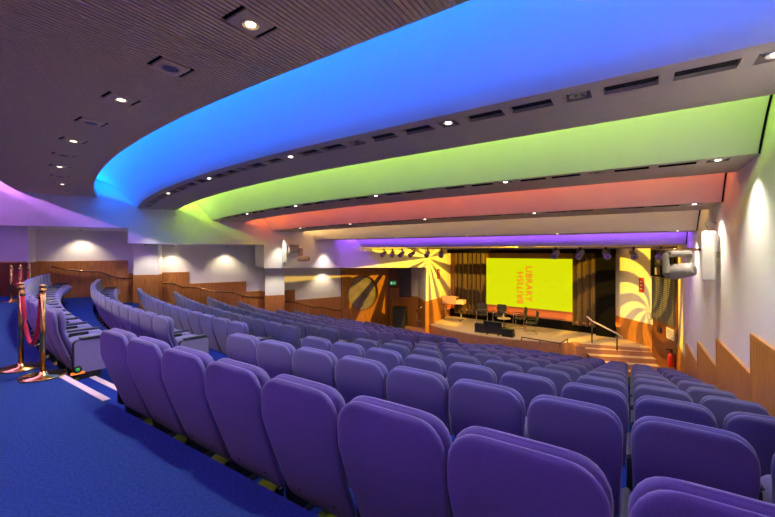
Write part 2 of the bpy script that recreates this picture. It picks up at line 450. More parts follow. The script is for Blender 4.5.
# the slatted band
a0, a1, h = BANDS[1]
b = MB(); bk = MB()
panels = [(-2.44 - 1.222 * j + (1.222), j) for j in range(0, 11)]
sl = left_end(a1) - 0.1
s = SR - 0.03
while s > sl - 0.6:
    q = Q(s); pcs = [(a0 + q, a1 + q)]
    for ps, j in panels:
        if abs(s - ps) < 0.135:
            c = 1.78 + Q(ps); pcs = [(a0 + q, c - 0.165), (c + 0.165, a1 + q)]
    for (r0, r1) in pcs:
        ex = min(r1, 99)
        b.box(s - 0.016, s + 0.016, r0, ex, h, h + 0.03, 0, R)
    s -= 0.046
g = srange(SR, sl - 0.6, 0.4)
for s0, s1 in zip(g, g[1:]):
    b.quad(P(s0, a0 + Q(s0), h + 0.05), P(s1, a0 + Q(s1), h + 0.05), P(s1, a1 + Q(s1), h + 0.05), P(s0, a1 + Q(s0), h + 0.05), 1)
    for lo, hi, off in ((h + 0.0, h + 0.12, 0.0),):
        b.quad(P(s0, a1 + 0.012 + Q(s0), lo), P(s1, a1 + 0.012 + Q(s1), lo), P(s1, a1 + 0.012 + Q(s1), hi), P(s0, a1 + 0.012 + Q(s0), hi), 0)
    b.quad(P(s0, a0 - 0.012 + Q(s0), h), P(s1, a0 - 0.012 + Q(s1), h), P(s1, a0 - 0.012 + Q(s1), h + 0.06), P(s0, a0 - 0.012 + Q(s0), h + 0.06), 0)
struct(b.build('ceiling', [M['slat'], M['dark']]))

# coves: curved surfaces rising from each band's rear edge back over the trough of the band behind it
for i in range(len(BANDS) - 1):
    lo, up = BANDS[i + 1], BANDS[i]
    gap = lo[0] - up[1]
    b = MB(); slf = min(left_end(lo[0], bq(i + 1)), left_end(up[1], bq(i))) - 0.3
    if i == 5: slf = -11.2
    rings = []
    send = SR + 0.01
    for s in srange(send, slf, 0.4):
        ring = []
        for (t, z) in cove_prof:
            tt = max(0.0, min(1.0, t)); a = up[1] + gap * t + mixQ(i, tt)(s)
            ring.append(P(s, a, lo[2] + z * (0.31 + 0.69) ))
        ring.append(P(s, up[1] - 0.46 + bq(i)(s), up[2] + 0.03))
        rings.append(ring)
    b.loft(rings, 0, caps=False, closed=False)
    struct(b.build('ceiling_cove', M['cove']))
    b = MB()                                           # dark strip painted as the shade of a gap at the right wall
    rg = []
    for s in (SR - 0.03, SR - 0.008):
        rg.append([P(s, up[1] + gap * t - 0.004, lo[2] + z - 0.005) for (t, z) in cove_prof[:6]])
    b.loft(rg, 0, caps=False, closed=False); struct(b.build('trim_gap_shade', M['dark']))
    # hidden LED strip lying in the trough
    colr, wpm = COVE[i]
    pts = [SR - 0.12, -1.2, -3.6, -5.4, -7.0, -8.6, -10.2, -11.7, -13.2, -14.6]
    le = left_end(up[1], bq(i)) + 0.12
    pts = [p for p in pts if p > le + 0.4] + [le]
    for s0, s1 in zip(pts, pts[1:]):
        q = bq(i); zl = 0.19 if i < 5 else 0.13
        p0 = P(s0, up[1] - 0.20 + q(s0), up[2] + zl); p1 = P(s1, up[1] - 0.20 + q(s1), up[2] + zl)
        area('led_strip', p0, p1, (SA * 0.92, CA * 0.92, 0.39), 0.04, wpm * (p1 - p0).length * (2.2 if s1 == pts[-1] and 1 <= i <= 4 else 1.0), colr)
# lid over everything so that no outside light enters
b = MB()
b.quad(P(SR + 0.3, -3.8, 4.4), P(-22, -3.8, 4.4), P(-22, 24, 4.4), P(SR + 0.3, 24, 4.4))
struct(b.build('ceiling_lid', M['dark']))

# ================================================================= CEILING FITTINGS
BNAME = {2: 'blue-lit and green-lit coves', 3: 'green-lit and red-lit coves', 4: 'red-lit and warm white coves', 5: 'warm white and violet coves'}
def fitting_frame(kind, i, s, hl):
    q = bq(i); a0, a1, h = BANDS[i]; i0, i1 = A_in(i)
    o = P(s, a0 + (i0 + i1) / 2 + q(s), h)
    def pt(ds, t, z): return P(s + ds, a0 + i0 + (i1 - i0) * t + q(s + ds), h + z) - o
    return o, pt
for i in (2, 3, 4, 5):
    cnt = {'light': 0, 'vent': 0, 'speaker': 0}
    for kd, s, hl in items(i):
        o, pt = fitting_frame(kd, i, s, hl); k = cnt[kd]; cnt[kd] += 1
        dpt = 0.07
        fr = MB()                                      # recess box open at the bottom, with thin rim
        c = [(-hl, 0), (hl, 0), (hl, 1), (-hl, 1)]
        for j in range(4):
            (x0, t0), (x1, t1) = c[j], c[(j + 1) % 4]
            fr.quad(pt(x0, t0, 0), pt(x1, t1, 0), pt(x1, t1, dpt), pt(x0, t0, dpt), 1 if kd == 'vent' and j % 2 == 0 and i > 2 else 0)
        rim = [(-hl - 0.012, -0.06), (hl + 0.012, -0.06), (hl + 0.012, 1.06), (-hl - 0.012, 1.06)]
        for j in range(4):
            fr.quad(pt(*rim[j], -0.002), pt(*rim[(j + 1) % 4], -0.002), pt(*c[(j + 1) % 4], -0.004), pt(*c[j], -0.004), 0)
        place = f'between {BNAME[i]}'
        if kd == 'vent':
            t = thing('air_vent', f'dark slot air vent {place}, {ORD[k]} from right wall', 'vent', o, 0, 'air slots in the ceiling bands')
            fr.build('frame', [M['baffle'], M['dark']], t)
            v = MB()
            v.quad(pt(-hl, 0, 0.045), pt(hl, 0, 0.045), pt(hl, 1, 0.045), pt(-hl, 1, 0.045), 0)
            if i <= 3:
                for j in range(5):
                    tt = (j + 0.5) / 5
                    v.quad(pt(-hl + 0.012, tt - 0.035, 0.036), pt(hl - 0.012, tt - 0.035, 0.036), pt(hl - 0.012, tt + 0.035, 0.030), pt(-hl + 0.012, tt + 0.035, 0.030), 1)
            v.build('grille', [M['dark'], M['black']], t)
        else:
            lit = kd == 'light'
            t = thing('downlight' if lit else 'ceiling_speaker',
                      (f'lit square downlight {place}, {ORD[k]} from right wall' if lit else f'unlit round fitting {place}, {ORD[k]} from right wall'),
                      'ceiling light' if lit else 'ceiling fitting', o, 0, 'recessed downlights of the ceiling bands' if lit else 'round fittings of the ceiling bands')
            fr.build('frame', [M['baffle'], M['dark']], t)
            v = MB(); v.quad(pt(-hl, 0, 0.065), pt(hl, 0, 0.065), pt(hl, 1, 0.065), pt(-hl, 1, 0.065), 0)
            v.build('backing', M['dark'], t)
            l = MB(); r_ = 0.075
            l.lathe([(r_, 0.06), (r_, 0.01), (r_ * 0.8, 0.0), (r_ * 0.7, 0.02)], 16, 0)
            l.build('ring', M['grey'], t)
            l = MB(); l.lathe([(0.001, -0.004), (r_ * 0.36, -0.002), (r_ * 0.4, 0.012), (r_ * 0.4, 0.03)], 16, 0)
            l.build('lens', M['lens_on' if lit else 'lens_off'], t)
            if lit:
                wp = P(s, BANDS[i][0] + sum(A_in(i)) / 2 + bq(i)(s), BANDS[i][2] - 0.02)
                if k or i == 2: spot('downlight_lamp', wp, wp + Vector((0, 0, -1)), BAFFLE_SPOT * ({2: 0.42, 3: 0.10, 4: 0.10, 5: 0.16}[i] if k else 0.9), (1.0, 0.88, 0.76), 150, 0.35, 0.012)
                else: spot('downlight_lamp', wp, wp + P(0.15, 0, -1), BAFFLE_SPOT * 0.85, (1.0, 0.90, 0.74), 96, 1.0, 0.03)
for n_ in range(6):  # unseen lamps added over the rear floor as fill light
    s = 0.2 - 2.4 * n_; a0, a1, h = BANDS[0]; am = -1.2 + Q(s)
    o = P(s, am, h)
    t = thing('downlight', f'added fill downlight in the rear ceiling band behind the seats, {ORD[n_]} from right wall', 'ceiling light', o, 0, 'added fill lamps of the rear band')
    l = MB(); l.lathe([(0.06, 0.0), (0.06, -0.012), (0.045, -0.014), (0.042, 0.0)], 14); l.build('ring', M['grey'], t)
    l = MB(); l.lathe([(0.001, -0.004), (0.04, -0.005), (0.04, 0.0)], 14); l.build('lens', M['lens_on'], t)
    spot('downlight_lamp', o + Vector((0, 0, -0.03)), o + Vector((0, 0, -1)), 7, (1.0, 0.85, 0.8), 120, 0.7, 0.03)
# scallops on the left fascia: one lamp close to it in each band
for i in (2, 3, 4, 5):
    q = bq(i); a0, a1, h = BANDS[i]; am = a0 + 0.26; s = left_end(am, q) + 0.36
    o = P(s, am + q(s), h)
    t = thing('downlight', f'small lit downlight by the side fascia, between {BNAME[i]}', 'ceiling light', o, 0, 'wall washing downlights by the fascia')
    l = MB(); l.lathe([(0.06, 0.0), (0.06, -0.012), (0.045, -0.014), (0.042, 0.0)], 14); l.build('ring', M['grey'], t)
    l = MB(); l.lathe([(0.001, -0.004), (0.04, -0.005), (0.04, 0.0)], 14); l.build('lens', M['lens_on'], t)
    spot('downlight_lamp', o + Vector((0, 0, -0.03)), o + Vector((0, 0, -1)), BAFFLE_SPOT * 0.85, (1.0, 0.92, 0.82), 66, 0.7, 0.03)
# panels in the slatted ceiling: lamp, speaker, lamp, ...
nl = ns = 0
for ps, j in panels:
    a0, a1, h = BANDS[1]
    o = P(ps, 1.78 + Q(ps), h)
    lit = j % 2 == 1
    if lit: nl += 1
    else: ns += 1
    k = (nl if lit else ns) - 1
    t = thing('ceiling_light_panel' if lit else 'ceiling_speaker_panel',
              f'{"lit lamp panel" if lit else "dark round speaker panel"} in the slatted ceiling, {ORD[k]} from the right wall',
              'ceiling light' if lit else 'speaker', o, -AX, 'lamp panels in the slatted ceiling' if lit else 'speaker panels in the slatted ceiling')
    m = MB(); m.bbox(-0.125, 0.125, -0.125, 0.125, -0.008, 0.02, 0.004); m.build('panel', M['slat'], t)
    for sy in (-1, 1):
        m = MB(); m.box(-0.13, 0.13, sy * 0.145 - 0.018, sy * 0.145 + 0.018, 0.012, 0.05); m.build('end_slot', M['dark'], t)
    r_ = 0.075 if lit else 0.095
    m = MB(); m.lathe([(r_, 0.0), (r_, -0.014), (r_ - 0.012, -0.018), (r_ - 0.02, -0.012), (r_ - 0.022, 0.0)], 24); m.build('ring', M['slat'], t)
    m = MB(); m.lathe([(0.001, -0.012), (r_ * (0.5 if lit else 0.74), -0.010), (r_ * (0.5 if lit else 0.74), -0.002)], 24)
    m.build('lens' if lit else 'speaker_grille', M['lens_on'] if lit else M['grille'], t)
    if lit:
        spot('panel_lamp', o + Vector((0, 0, -0.03)), o + Vector((0, 0, -1)), SLAT_SPOT, (1.0, 0.84, 0.76), 110, 0.6, 0.05)
# downlights under the passage soffit; the last two are added as fill
for px, z in ((82, 2.10), (322, 0.60), (172, 1.55), (225, 1.55)):
    wp = on_recess(px, z, 0.40)
    o = wp.copy()
    t = thing('downlight', 'small lit downlight in the passage soffit ' + {82: 'by the rear of the hall', 322: 'near the porthole window', 172: 'added as fill just past the first column', 225: 'added as fill midway between the two columns'}[px], 'ceiling light', o, 0, 'passage downlights')
    l = MB(); l.lathe([(0.06, 0.03), (0.06, -0.012), (0.045, -0.014), (0.042, 0.0)], 14); l.build('ring', M['grey'], t)
    l = MB(); l.lathe([(0.001, -0.004), (0.04, -0.005), (0.04, 0.0)], 14); l.build('lens', M['lens_on'], t)
    spot('downlight_lamp', o + Vector((0, 0, -0.03)), o + Vector((0, 0, -1)), RECESS_SPOT, (1.0, 0.80, 0.55), 110, 0.7, 0.03)

for px, Y, zz_, nm in ((146, 13.2, 1.58, 'rear'), (275, 15.6, 0.66, 'front')):  # lamps added to brighten the two columns
    o = at(px, 252, Y); o.z = zz_
    t = thing('downlight', f'added fill downlight under the fascia before the {nm} white and wood column', 'ceiling light', o, 0, 'passage downlights')
    l = MB(); l.lathe([(0.06, 0.03), (0.06, -0.012), (0.045, -0.014), (0.042, 0.0)], 14); l.build('ring', M['grey'], t)
    l = MB(); l.lathe([(0.001, -0.004), (0.04, -0.005), (0.04, 0.0)], 14); l.build('lens', M['lens_on'], t)
    spot('downlight_lamp', o + Vector((0, 0, -0.03)), o + Vector((0, 0.1, -1)), 30, (1.0, 0.86, 0.66), 130, 0.7, 0.03)

# ================================================================= SEATS
def rrect(cx, cy, z, hw, hd, n=20, e=3.4):
    out = []
    for k in range(n):
        t = 2 * PI * k / n; c, s_ = cos(t), sin(t)
        out.append((cx + hw * (abs(c) ** (2 / e)) * (1 if c >= 0 else -1), cy + hd * (abs(s_) ** (2 / e)) * (1 if s_ >= 0 else -1), z))
    return out
DZ = 0.05
def back_y(z):                                         # rear face of the backrest, side view
    t = (0.96 - z) / 0.69
    return 0.02 * t + 0.235 * max(0.0, t - 0.34) ** 1.12
def topw(z, top, r, w0):
    u = z - (top - r)
    return w0 if u <= 0 else w0 - r * 1.0 * (1 - sqrt(max(0.0, 1 - min(1.0, u / r) ** 2)))
def back_loft(b, z0, top, w_lo, w_hi, y_off, th, r, ed, e):
    zs = [z0, z0 + 0.012, z0 + 0.04]
    zs += [z0 + 0.04 + (top - r - z0 - 0.04) * j / 6 for j in range(1, 7)]
    zs += [top - r + r * x for x in (0.3, 0.55, 0.75, 0.88, 0.955, 0.99, 1.0)]
    rings = []
    for z in zs:
        f = (z - z0) / (top - z0); w0 = w_lo + (w_hi - w_lo) * min(1, f * 1.5)
        hw = topw(z, top, r, w0) if z < top else w0 - r * 0.97
        hd = th(z) / 2
        if z - z0 < 0.03: k = 1 - 0.35 * (1 - (z - z0) / 0.03); hd *= k; hw -= 0.012 * (1 - (z - z0) / 0.03)
        if z > top - ed: k = sqrt(max(0.04, 1 - ((z - (top - ed)) / ed) ** 2)); hd *= max(k, 0.25)
        rings.append(rrect(0, back_y(z) + y_off(z) + th(z) / 2, z, hw, hd, 22, e))
    b.loft(rings, 0)
b = MB()
back_loft(b, 0.20, 0.945, 0.248, 0.274, lambda z: 0.0, lambda z: 0.042, 0.135, 0.03, 5.0)
for x in (-0.13, 0.13):
    b.lathe([(0.001, -0.004), (0.007, -0.002), (0.008, 0.004)], 8, 1, Matrix.Translation((x, back_y(0.28) + 0.002, 0.28)) @ Matrix.Rotation(PI / 2, 4, 'X') @ Matrix.Scale(-1, 4, (0, 0, 1)))
seat_back_shell = b
b = MB()
def cth(z):
    h = max(0.0, min(1.0, (z - 0.66) / 0.10)); l = max(0.0, 1 - abs(z - 0.56) / 0.14)
    return 0.050 + 0.026 * (h * h * (3 - 2 * h)) + 0.028 * l
back_loft(b, 0.41, 0.948, 0.252, 0.2755, lambda z: 0.044, cth, 0.125, 0.05, 4.0)
seat_back_cushion = b
b = MB()
lv = []
for z, i_ in ((0.335, 0.06), (0.345, 0.03), (0.37, 0.008), (0.43, 0.0), (0.475, 0.008), (0.505, 0.03), (0.525, 0.07), (0.535, 0.12)):
    lv.append(rrect(0, 0.40, z + 0.04, 0.250 - i_, 0.255 - i_, 24, 4.0))
b.loft(lv)
seat_pan = b
def arm_mesh(x):
    b = MB(); hw = 0.034 if x > 0 else 0.018; x += 0.014 if x > 0 else 0.0; b.bbox(x - hw, x + hw, 0.22, 0.56, 0.600, 0.632, 0.010); return b
def leg_mesh(x):
    b = MB()
    b.loft([[(x - 0.02, 0.24, 0.03), (x + 0.02, 0.24, 0.03), (x + 0.02, 0.40, 0.03), (x - 0.02, 0.40, 0.03)],
            [(x - 0.02, 0.20, 0.30), (x + 0.02, 0.20, 0.30), (x + 0.02, 0.46, 0.30), (x - 0.02, 0.46, 0.30)],
            [(x - 0.012, 0.25, 0.588), (x + 0.012, 0.25, 0.588), (x + 0.012, 0.44, 0.588), (x - 0.012, 0.44, 0.588)]], 0, smooth=False)
    b.box(x - 0.04, x + 0.04, 0.20, 0.46, 0.0, 0.03)
    return b
b = MB()
Tp = Matrix.Translation((-0.03, 0.20, 0.012)) @ Matrix.Rotation(radians(18), 4, 'X')
b.bbox(-0.09, 0.07, -0.02, 0.20, 0.0, 0.014, 0.004, 0, Tp)
for x in (-0.07, 0.05):
    for y in (0.01, 0.17):
        b.lathe([(0.014, 0.012), (0.014, 0.022), (0.001, 0.024)], 8, 1, Tp @ Matrix.Translation((x, y, 0)))
b.box(-0.08, 0.06, 0.33, 0.37, 0.0, 0.06, 1)
seat_plate = b
def end_panel(x, sgn):
    b = MB(); outline = []
    y0, y1, z0, z1 = 0.16, 0.60, 0.20, 0.60; r = 0.05
    for cx, cz, a0 in ((y1 - r, z1 - r, 0), (y0 + r, z1 - r, PI / 2), (y0 + r, z0 + r, PI), (y1 - r, z0 + r, 1.5 * PI)):
        for j in range(5): outline.append((cx + r * cos(a0 + PI / 2 * j / 4), cz + r * sin(a0 + PI / 2 * j / 4)))
    cy, cz = (y0 + y1) / 2, (z0 + z1) / 2
    def ring(sc, xx): return [(xx, cy + (y - cy) * sc, cz + (z - cz) * sc) for y, z in outline]
    b.loft([ring(1, x), ring(1, x + sgn * 0.022), ring(0.97, x + sgn * 0.026)], 1, smooth=False)
    b.loft([ring(0.95, x + sgn * 0.02), ring(0.95, x + sgn * 0.032), ring(0.92, x + sgn * 0.038)], 0, smooth=False)
    return b
def aisle_light(x, sgn):
    b = MB(); T = Matrix.Translation((x + sgn * 0.036, 0.20, 0.265)) @ Matrix.Rotation(sgn * PI / 2, 4, 'Y')
    b.lathe([(0.044, 0.0), (0.044, 0.012), (0.036, 0.020), (0.022, 0.022)], 18, 1, T)
    b.lathe([(0.022, 0.018), (0.019, 0.028), (0.001, 0.032)], 14, 0, T)
    b.box(x + sgn * 0.036 - 0.004, x + sgn * 0.036 + 0.004, 0.14, 0.27, 0.205, 0.235, 2)
    return b
PARTS = {}
tmp = []
def proto(nm, b, mats):
    o = b.build(nm, mats); PARTS[nm] = o.data; tmp.append(o)
proto('back_shell', seat_back_shell, [M['fabric'], M['dark']]); proto('back_cushion', seat_back_cushion, M['fabric'])
proto('seat_cushion', seat_pan, M['fabric']); proto('armrest', arm_mesh(-0.2850), M['arm']); proto('leg', leg_mesh(-0.2850), M['black'])
proto('base_plate', seat_plate, [M['olive'], M['black']])
proto('armrest_r', arm_mesh(0.2850), M['arm']); proto('leg_r', leg_mesh(0.2850), M['black'])
proto('end_panel', end_panel(0.285, 1), [M['fabric_end'], M['black']]); proto('end_panel_l', end_panel(-0.285, -1), [M['fabric_end'], M['black']])
proto('aisle_light', aisle_light(0.285, 1), [M['green_led'], M['black'], M['led']])
for o in tmp: bpy.data.objects.remove(o)
def seat(s, a, z, yaw, label, group, right_end=False, left_end_=False, lit=False):
    t = thing('theatre_seat', label, 'theatre seat', P(s, a, z), -AX + yaw, group)
    def part(nm, mesh, par=t):
        o = bpy.data.objects.new(nm, PARTS[mesh]); COL.objects.link(o); o.parent = par; return o
    for nm in ('back_shell', 'back_cushion', 'seat_cushion', 'armrest', 'leg', 'base_plate'): part(nm, nm)
    if right_end:
        part('armrest', 'armrest_r'); part('leg', 'leg_r')
    if lit:
        e = part('end_panel', 'end_panel'); e['label'] = 'grey upholstered end panel with black border'
        g_ = part('aisle_light', 'aisle_light', e); g_['label'] = 'round green aisle light'
    if left_end_:
        e = part('end_panel', 'end_panel_l'); e['label'] = 'grey upholstered end panel with black border'
    return t
L_END = [-15.4, -15.9, -14.4, -15.2, -14.7, -14.3, -12.6, -13.3, -12.8, -12.3, -11.9]
NSEAT = 0
for k in range(1, NR + 1):
    z = -RISE * k; rown = ROWN[k - 1]; ar = a_row(k)
    s0 = aisleC(k) + 0.02; pitch = (0.875 + s0) / 8
    near = {1: [0.86, 0.262, -0.328] + [-0.328 - 0.556 * q_ for q_ in range(1, 7)], 2: [0.865, 0.265, -0.325] + [-0.325 - 0.573 * q_ for q_ in range(1, 7)]}.get(k)
    for j in range(9):
        s = near[j] if near else 0.875 - pitch * j
        seat(s, ar + Qr(s), z, 0.0, f'violet seat, {rown}, straight block, {ORD[j]} from the right wall',
             'seats of the block beside the right wall', right_end=(j == 0), left_end_=(j == 8)); NSEAT += 1
    s = -aisleL(k); j = 0
    while s > L_END[k - 1]:
        seat(s, ar + Qr(s), z, atan2(dQr(s), 1.0), f'violet seat, {rown}, curved block, {ORD[j]} from the stair aisle',
             'seats of the curved block', right_end=(j == 0), lit=(j == 0)); NSEAT += 1
        s -= 0.572 / sqrt(1 + dQr(s) ** 2); j += 1
print('SEATS', NSEAT)

# ================================================================= REAR FLOOR THINGS
def stanchion(p, label):
    t = thing('rope_stanchion', label, 'stanchion', p, 0, 'brass rope barrier posts')
    b = MB(); b.lathe([(0.195, 0.0), (0.198, 0.010), (0.19, 0.018), (0.055, 0.022), (0.045, 0.05), (0.026, 0.06)], 32); b.build('base', M['brass'], t)
    b = MB(); b.lathe([(0.024, 0.05), (0.024, 0.90)], 20); b.build('post', M['brass'], t)
    b = MB(); b.lathe([(0.024, 0.90), (0.031, 0.905), (0.031, 0.94), (0.022, 0.945), (0.022, 0.952), (0.032, 0.957), (0.030, 0.975), (0.012, 0.985), (0.001, 0.986)], 20); b.build('cap', M['brass'], t)
    return t
def rope(p, q, sag, label):
    o0 = Vector(p); d = Vector(q) - o0; pts = []
    t = thing('velvet_rope', label, 'barrier rope', o0, 0, 'barrier ropes')
    for j in range(17):
        u = j / 16; c = 1 - (2 * u - 1) ** 2
        pts.append(d * u * 1.0 + Vector((0, 0, -sag * (c ** 0.8) - 0.05)))
    b = MB(); b.tube(pts, 0.021, 10); b.build('cord', M['rope'], t)
    for e, nx, ln in ((0, 1, 0.0), (16, 15, 0.0)):
        b = MB(); dd = (pts[nx] - pts[e]).normalized()
        b.tube([pts[e] - dd * 0.02, pts[e] + dd * 0.05], 0.026, 10)
        hookp = Vector((0, 0, -0.02)) if e == 0 else d + Vector((0, 0, -0.02))
        b.tube([hookp, (hookp + pts[e]) / 2, pts[e]], 0.008, 6)
        b.build('end_fitting', M['brass'], t)
    return t
pa, pb = at(21, 368.2, 4.235), at(42.8, 376.5, 3.95)
pa.z = pb.z = 0
stanchion(pa, 'brass rope stanchion with the rope end farther from the stair nosing strips')
stanchion(pb, 'brass rope stanchion standing right beside the pale stair nosing strip')
dv = (pb - pa).normalized() * 0.035
rope(pa + dv + Vector((0, 0, 0.925)), pb - dv + Vector((0, 0, 0.925)), 0.56, 'crimson velvet rope hanging between the two big brass stanchions by the stairs')
pc, pd, pe = at(11, 302, 9.84), at(20.5, 300, 10.25), at(29.5, 298.5, 10.6)
pc.z = pd.z = pe.z = 0
stanchion(pc, 'small looking brass stanchion by the far wood dado, outermost of the far three')
stanchion(pd, 'small looking brass stanchion by the far wood dado, middle of the far three')
stanchion(pe, 'small looking brass stanchion behind the rearmost curved seats, next to the passage')
for p, q, l in ((pc, pd, 'outer'), (pd, pe, 'inner')):
    dv = (q - p).normalized() * 0.035
    rope(p + dv + Vector((0, 0, 0.925)), q - dv + Vector((0, 0, 0.925)), 0.45, f'dark red velvet rope between far stanchions before the wood dado, {l} one')

# handrail along the recess wall
def handrail(pix, label):
    pts = [on_recess(x, EYE - (y - HY) / F * rpt_on(x, 0).y, 0.10) for x, y in pix]
    o = pts[0].copy(); pts = [p - o for p in pts]
    t = thing('handrail', label, 'handrail', o, 0, 'passage handrails')
    b = MB(); b.tube(pts, 0.026, 8); b.build('rail', M['bronze'], t)
    for j in range(0, len(pts), 2):
        b = MB(); p = pts[j]; b.tube([p, p + Vector((0, 0, -0.07)), p + Vector((0, 0, -0.10)) - RN * 0.05, p + Vector((0, 0, -0.10)) - RN * 0.072], 0.011, 6); b.build('bracket', M['black'], t)
handrail([(52, 266.5), (66, 269.5), (80, 270.8), (100, 271.6), (108, 274.6), (115.6, 277.3), (124, 277.6), (132, 278)], 'bronze handrail on the passage wall before the rear column')
handrail([(157, 282.3), (166, 282.8), (173, 283.2), (178, 285.5), (182, 287), (191, 287.4), (200, 287.8), (208, 290), (215.6, 291.7), (224, 291.8), (232, 292.2), (237, 294), (242, 295.5), (252, 296.3), (262, 297)], 'bronze handrail on the passage wall between the two columns')
handrail([(285, 301), (293, 302.2), (300, 303), (306, 305.2), (312.5, 307), (318, 307), (324, 307.4), (329, 308.8), (334, 310), (340, 310.2)], 'bronze handrail on the passage wall beside the porthole')

# ================================================================= STAGE
DS = 3.65; ZS = EYE - DS
def lip(s): return 15.85 + 0.08 * (s + 5.2) ** 2
def back_a(s): return 18.95 - 0.10 * (s + 0.7)
front = [P(s, lip(s), ZS) for s in [-9.6 + 0.4 * j for j in range(19)] if s <= -2.2] + [at(569.5, 252 + F * DS / 15.05, 15.05), at(652, 252 + F * DS / 14.16, 14.16)]
for p in front: p.z = ZS
backl = [P(0.75, 17.6, ZS), P(-0.6, back_a(-0.6) + 0.3, ZS), P(-8.8, back_a(-8.8) + 0.5, ZS), P(-9.6, lip(-9.6) + 2.6, ZS)]
b = MB(); n = len(front)
b.add(front + backl, [tuple(range(n + 4))], 0)
for j in range(n - 1):
    p, q = front[j], front[j + 1]
    u = Vector((0, 0, -0.05)); d = Vector((0, 0, ZF - ZS - 0.02))
    b.quad(p, q, q + u, p + u, 0)
    b.quad(p + u, q + u, q + d, p + d, 1)
struct(b.build('floor_stage', [M['stage'], M['stage_face']]))

# steps up to the stage at the right, with block cheek and handrail
sd = Vector((0.975, -0.222, 0)); sn = Vector((-0.222, -0.975, 0))
top0 = at(575, 252 + F * DS / 15.0, 15.0); top0.z = ZS
rs = (ZS - ZF) / 5
for j in range(1, 5):
    b = MB(); p = top0 + sd * (0.18 * j); L = 2.5 - 0.02 * j
    a0_, a1_ = p + sn * 0.0, p + sn * (0.33 * j)
    wall = []
    zt = ZS - rs * j
    for c in (a0_, a0_ + sd * L, a1_ + sd * L, a1_): wall.append(Vector((c.x, c.y, zt)))
    wb = [Vector((c.x, c.y, ZF - 0.02)) for c in wall]
    b.add(wall + wb, [(0, 1, 2, 3)], 0); b.add(wall + wb, [(3, 2, 6, 7), (0, 3, 7, 4), (1, 5, 6, 2)], 1)
    struct(b.build('floor_stage_step', [M['stage'], M['stage_face']]))
b = MB()
p = top0 - sd * 0.16
bl = [p, p + sd * 0.34, p + sd * 0.34 + sn * 0.75, p + sn * 0.75]
b.add([Vector((c.x, c.y, ZS)) for c in bl] + [Vector((c.x, c.y, ZF)) for c in bl], [(0, 1, 2, 3), (3, 2, 6, 7), (0, 3, 7, 4), (1, 5, 6, 2)], 0)
struct(b.build('wall_step_cheek', M['stage_face']))
p1 = at(592, 348, 14.9); p2 = at(617, 358.5, 14.4)
p1.z = ZS - rs; p2.z = ZS - rs * 3
t = thing('stair_handrail', 'black post handrail with a pale top rail on the steps to the stage', 'handrail', p1, 0)
d = p2 - p1; H1 = Vector((0, 0, 1.05))
b = MB(); b.tube([(0, 0, 0), H1], 0.028, 8); b.build('post', M['black'], t)
b = MB(); b.tube([d, d + Vector((0, 0, 1.0))], 0.028, 8); b.build('post', M['black'], t)
b = MB(); b.tube([-d * 0.22 + H1 * 1.04 + Vector((0, 0, 0.05)), H1, d + Vector((0, 0, 1.0)), d * 1.22 + Vector((0, 0, 0.93))], 0.030, 8); r_ = b.build('top_rail', M['nosing'], t); r_['label'] = 'pale top rail'
b = MB(); b.tube([(0, 0, 0.16), d + Vector((0, 0, 0.05))], 0.020, 8); b.build('lower_rail', M['black'], t)

# stage enclosure: back wall, plinth, side walls, soffit
b = MB()
def vq(b, p, q, z0, z1, mi=0): b.quad(Vector((p.x, p.y, z0)), Vector((q.x, q.y, z0)), Vector((q.x, q.y, z1)), Vector((p.x, p.y, z1)), mi)
BL, BR = P(-8.8, back_a(-8.8)), P(-0.6, back_a(-0.6))
vq(b, BL, BR, ZS - 0.1, EYE + 0.3)
struct(b.build('wall_stage_back', M['backwall']))
bd = (BR - BL).normalized(); bn = Vector((bd.y, -bd.x, 0))         # along / towards the audience
b = MB(); wall_slab(b, BL, BR, ZS, ZS + 0.40, 0.16, bn); struct(b.build('trim_plinth', M['dark']))
b = MB(); wall_slab(b, BL, BR, EYE - 0.06, EYE + 0.22, 0.55, bn); struct(b.build('trim_pelmet', M['dark']))
# right of stage: plaster over wood, angled
RA, RB, RC = P(-0.67, 18.9), P(0.62, 17.35), P(SR - 0.02, 15.35)
zd = EYE - (317 - HY) / F * 16.0; zd2 = EYE - (321 - HY) / F * 14.2
b = MB()
vq(b, RA, RB, ZF - 0.1, EYE + 0.3); 
struct(b.build('wall_stage_right', M['white']))
b = MB(); nr = Vector(((RB - RA).y, -(RB - RA).x, 0)).normalized()
dd = RB - RA
wall_slab(b, RA, RB, ZF, EYE - 2.77, 0.03, nr, 0)
struct(b.build('trim_stage_right_dado', M['wood']))
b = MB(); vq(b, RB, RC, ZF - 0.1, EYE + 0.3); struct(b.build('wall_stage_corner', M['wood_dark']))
# dark return between curtain and right wall
b = MB(); wall_slab(b, P(-1.35, back_a(-1.35) - 0.45), P(-0.62, back_a(-0.62) - 0.45), ZS, EYE + 0.2, 0.06, bn); struct(b.build('trim_masking', M['dark']))
# left of stage
CX = fpt(426, 252); CX.z = 0
LA = P(-8.75, back_a(-8.75))
b = MB(); vq(b, CX, LA, ZS - 1.0, EYE + 0.3); struct(b.build('wall_stage_left', M['white']))
nl_ = Vector(((LA - CX).y, -(LA - CX).x, 0)).normalized()
if nl_.x < 0: nl_ = -nl_
b = MB(); wall_slab(b, CX, LA, ZS - 1.0, EYE - 2.45, 0.03, nl_); struct(b.build('trim_stage_left_dado', M['wood']))
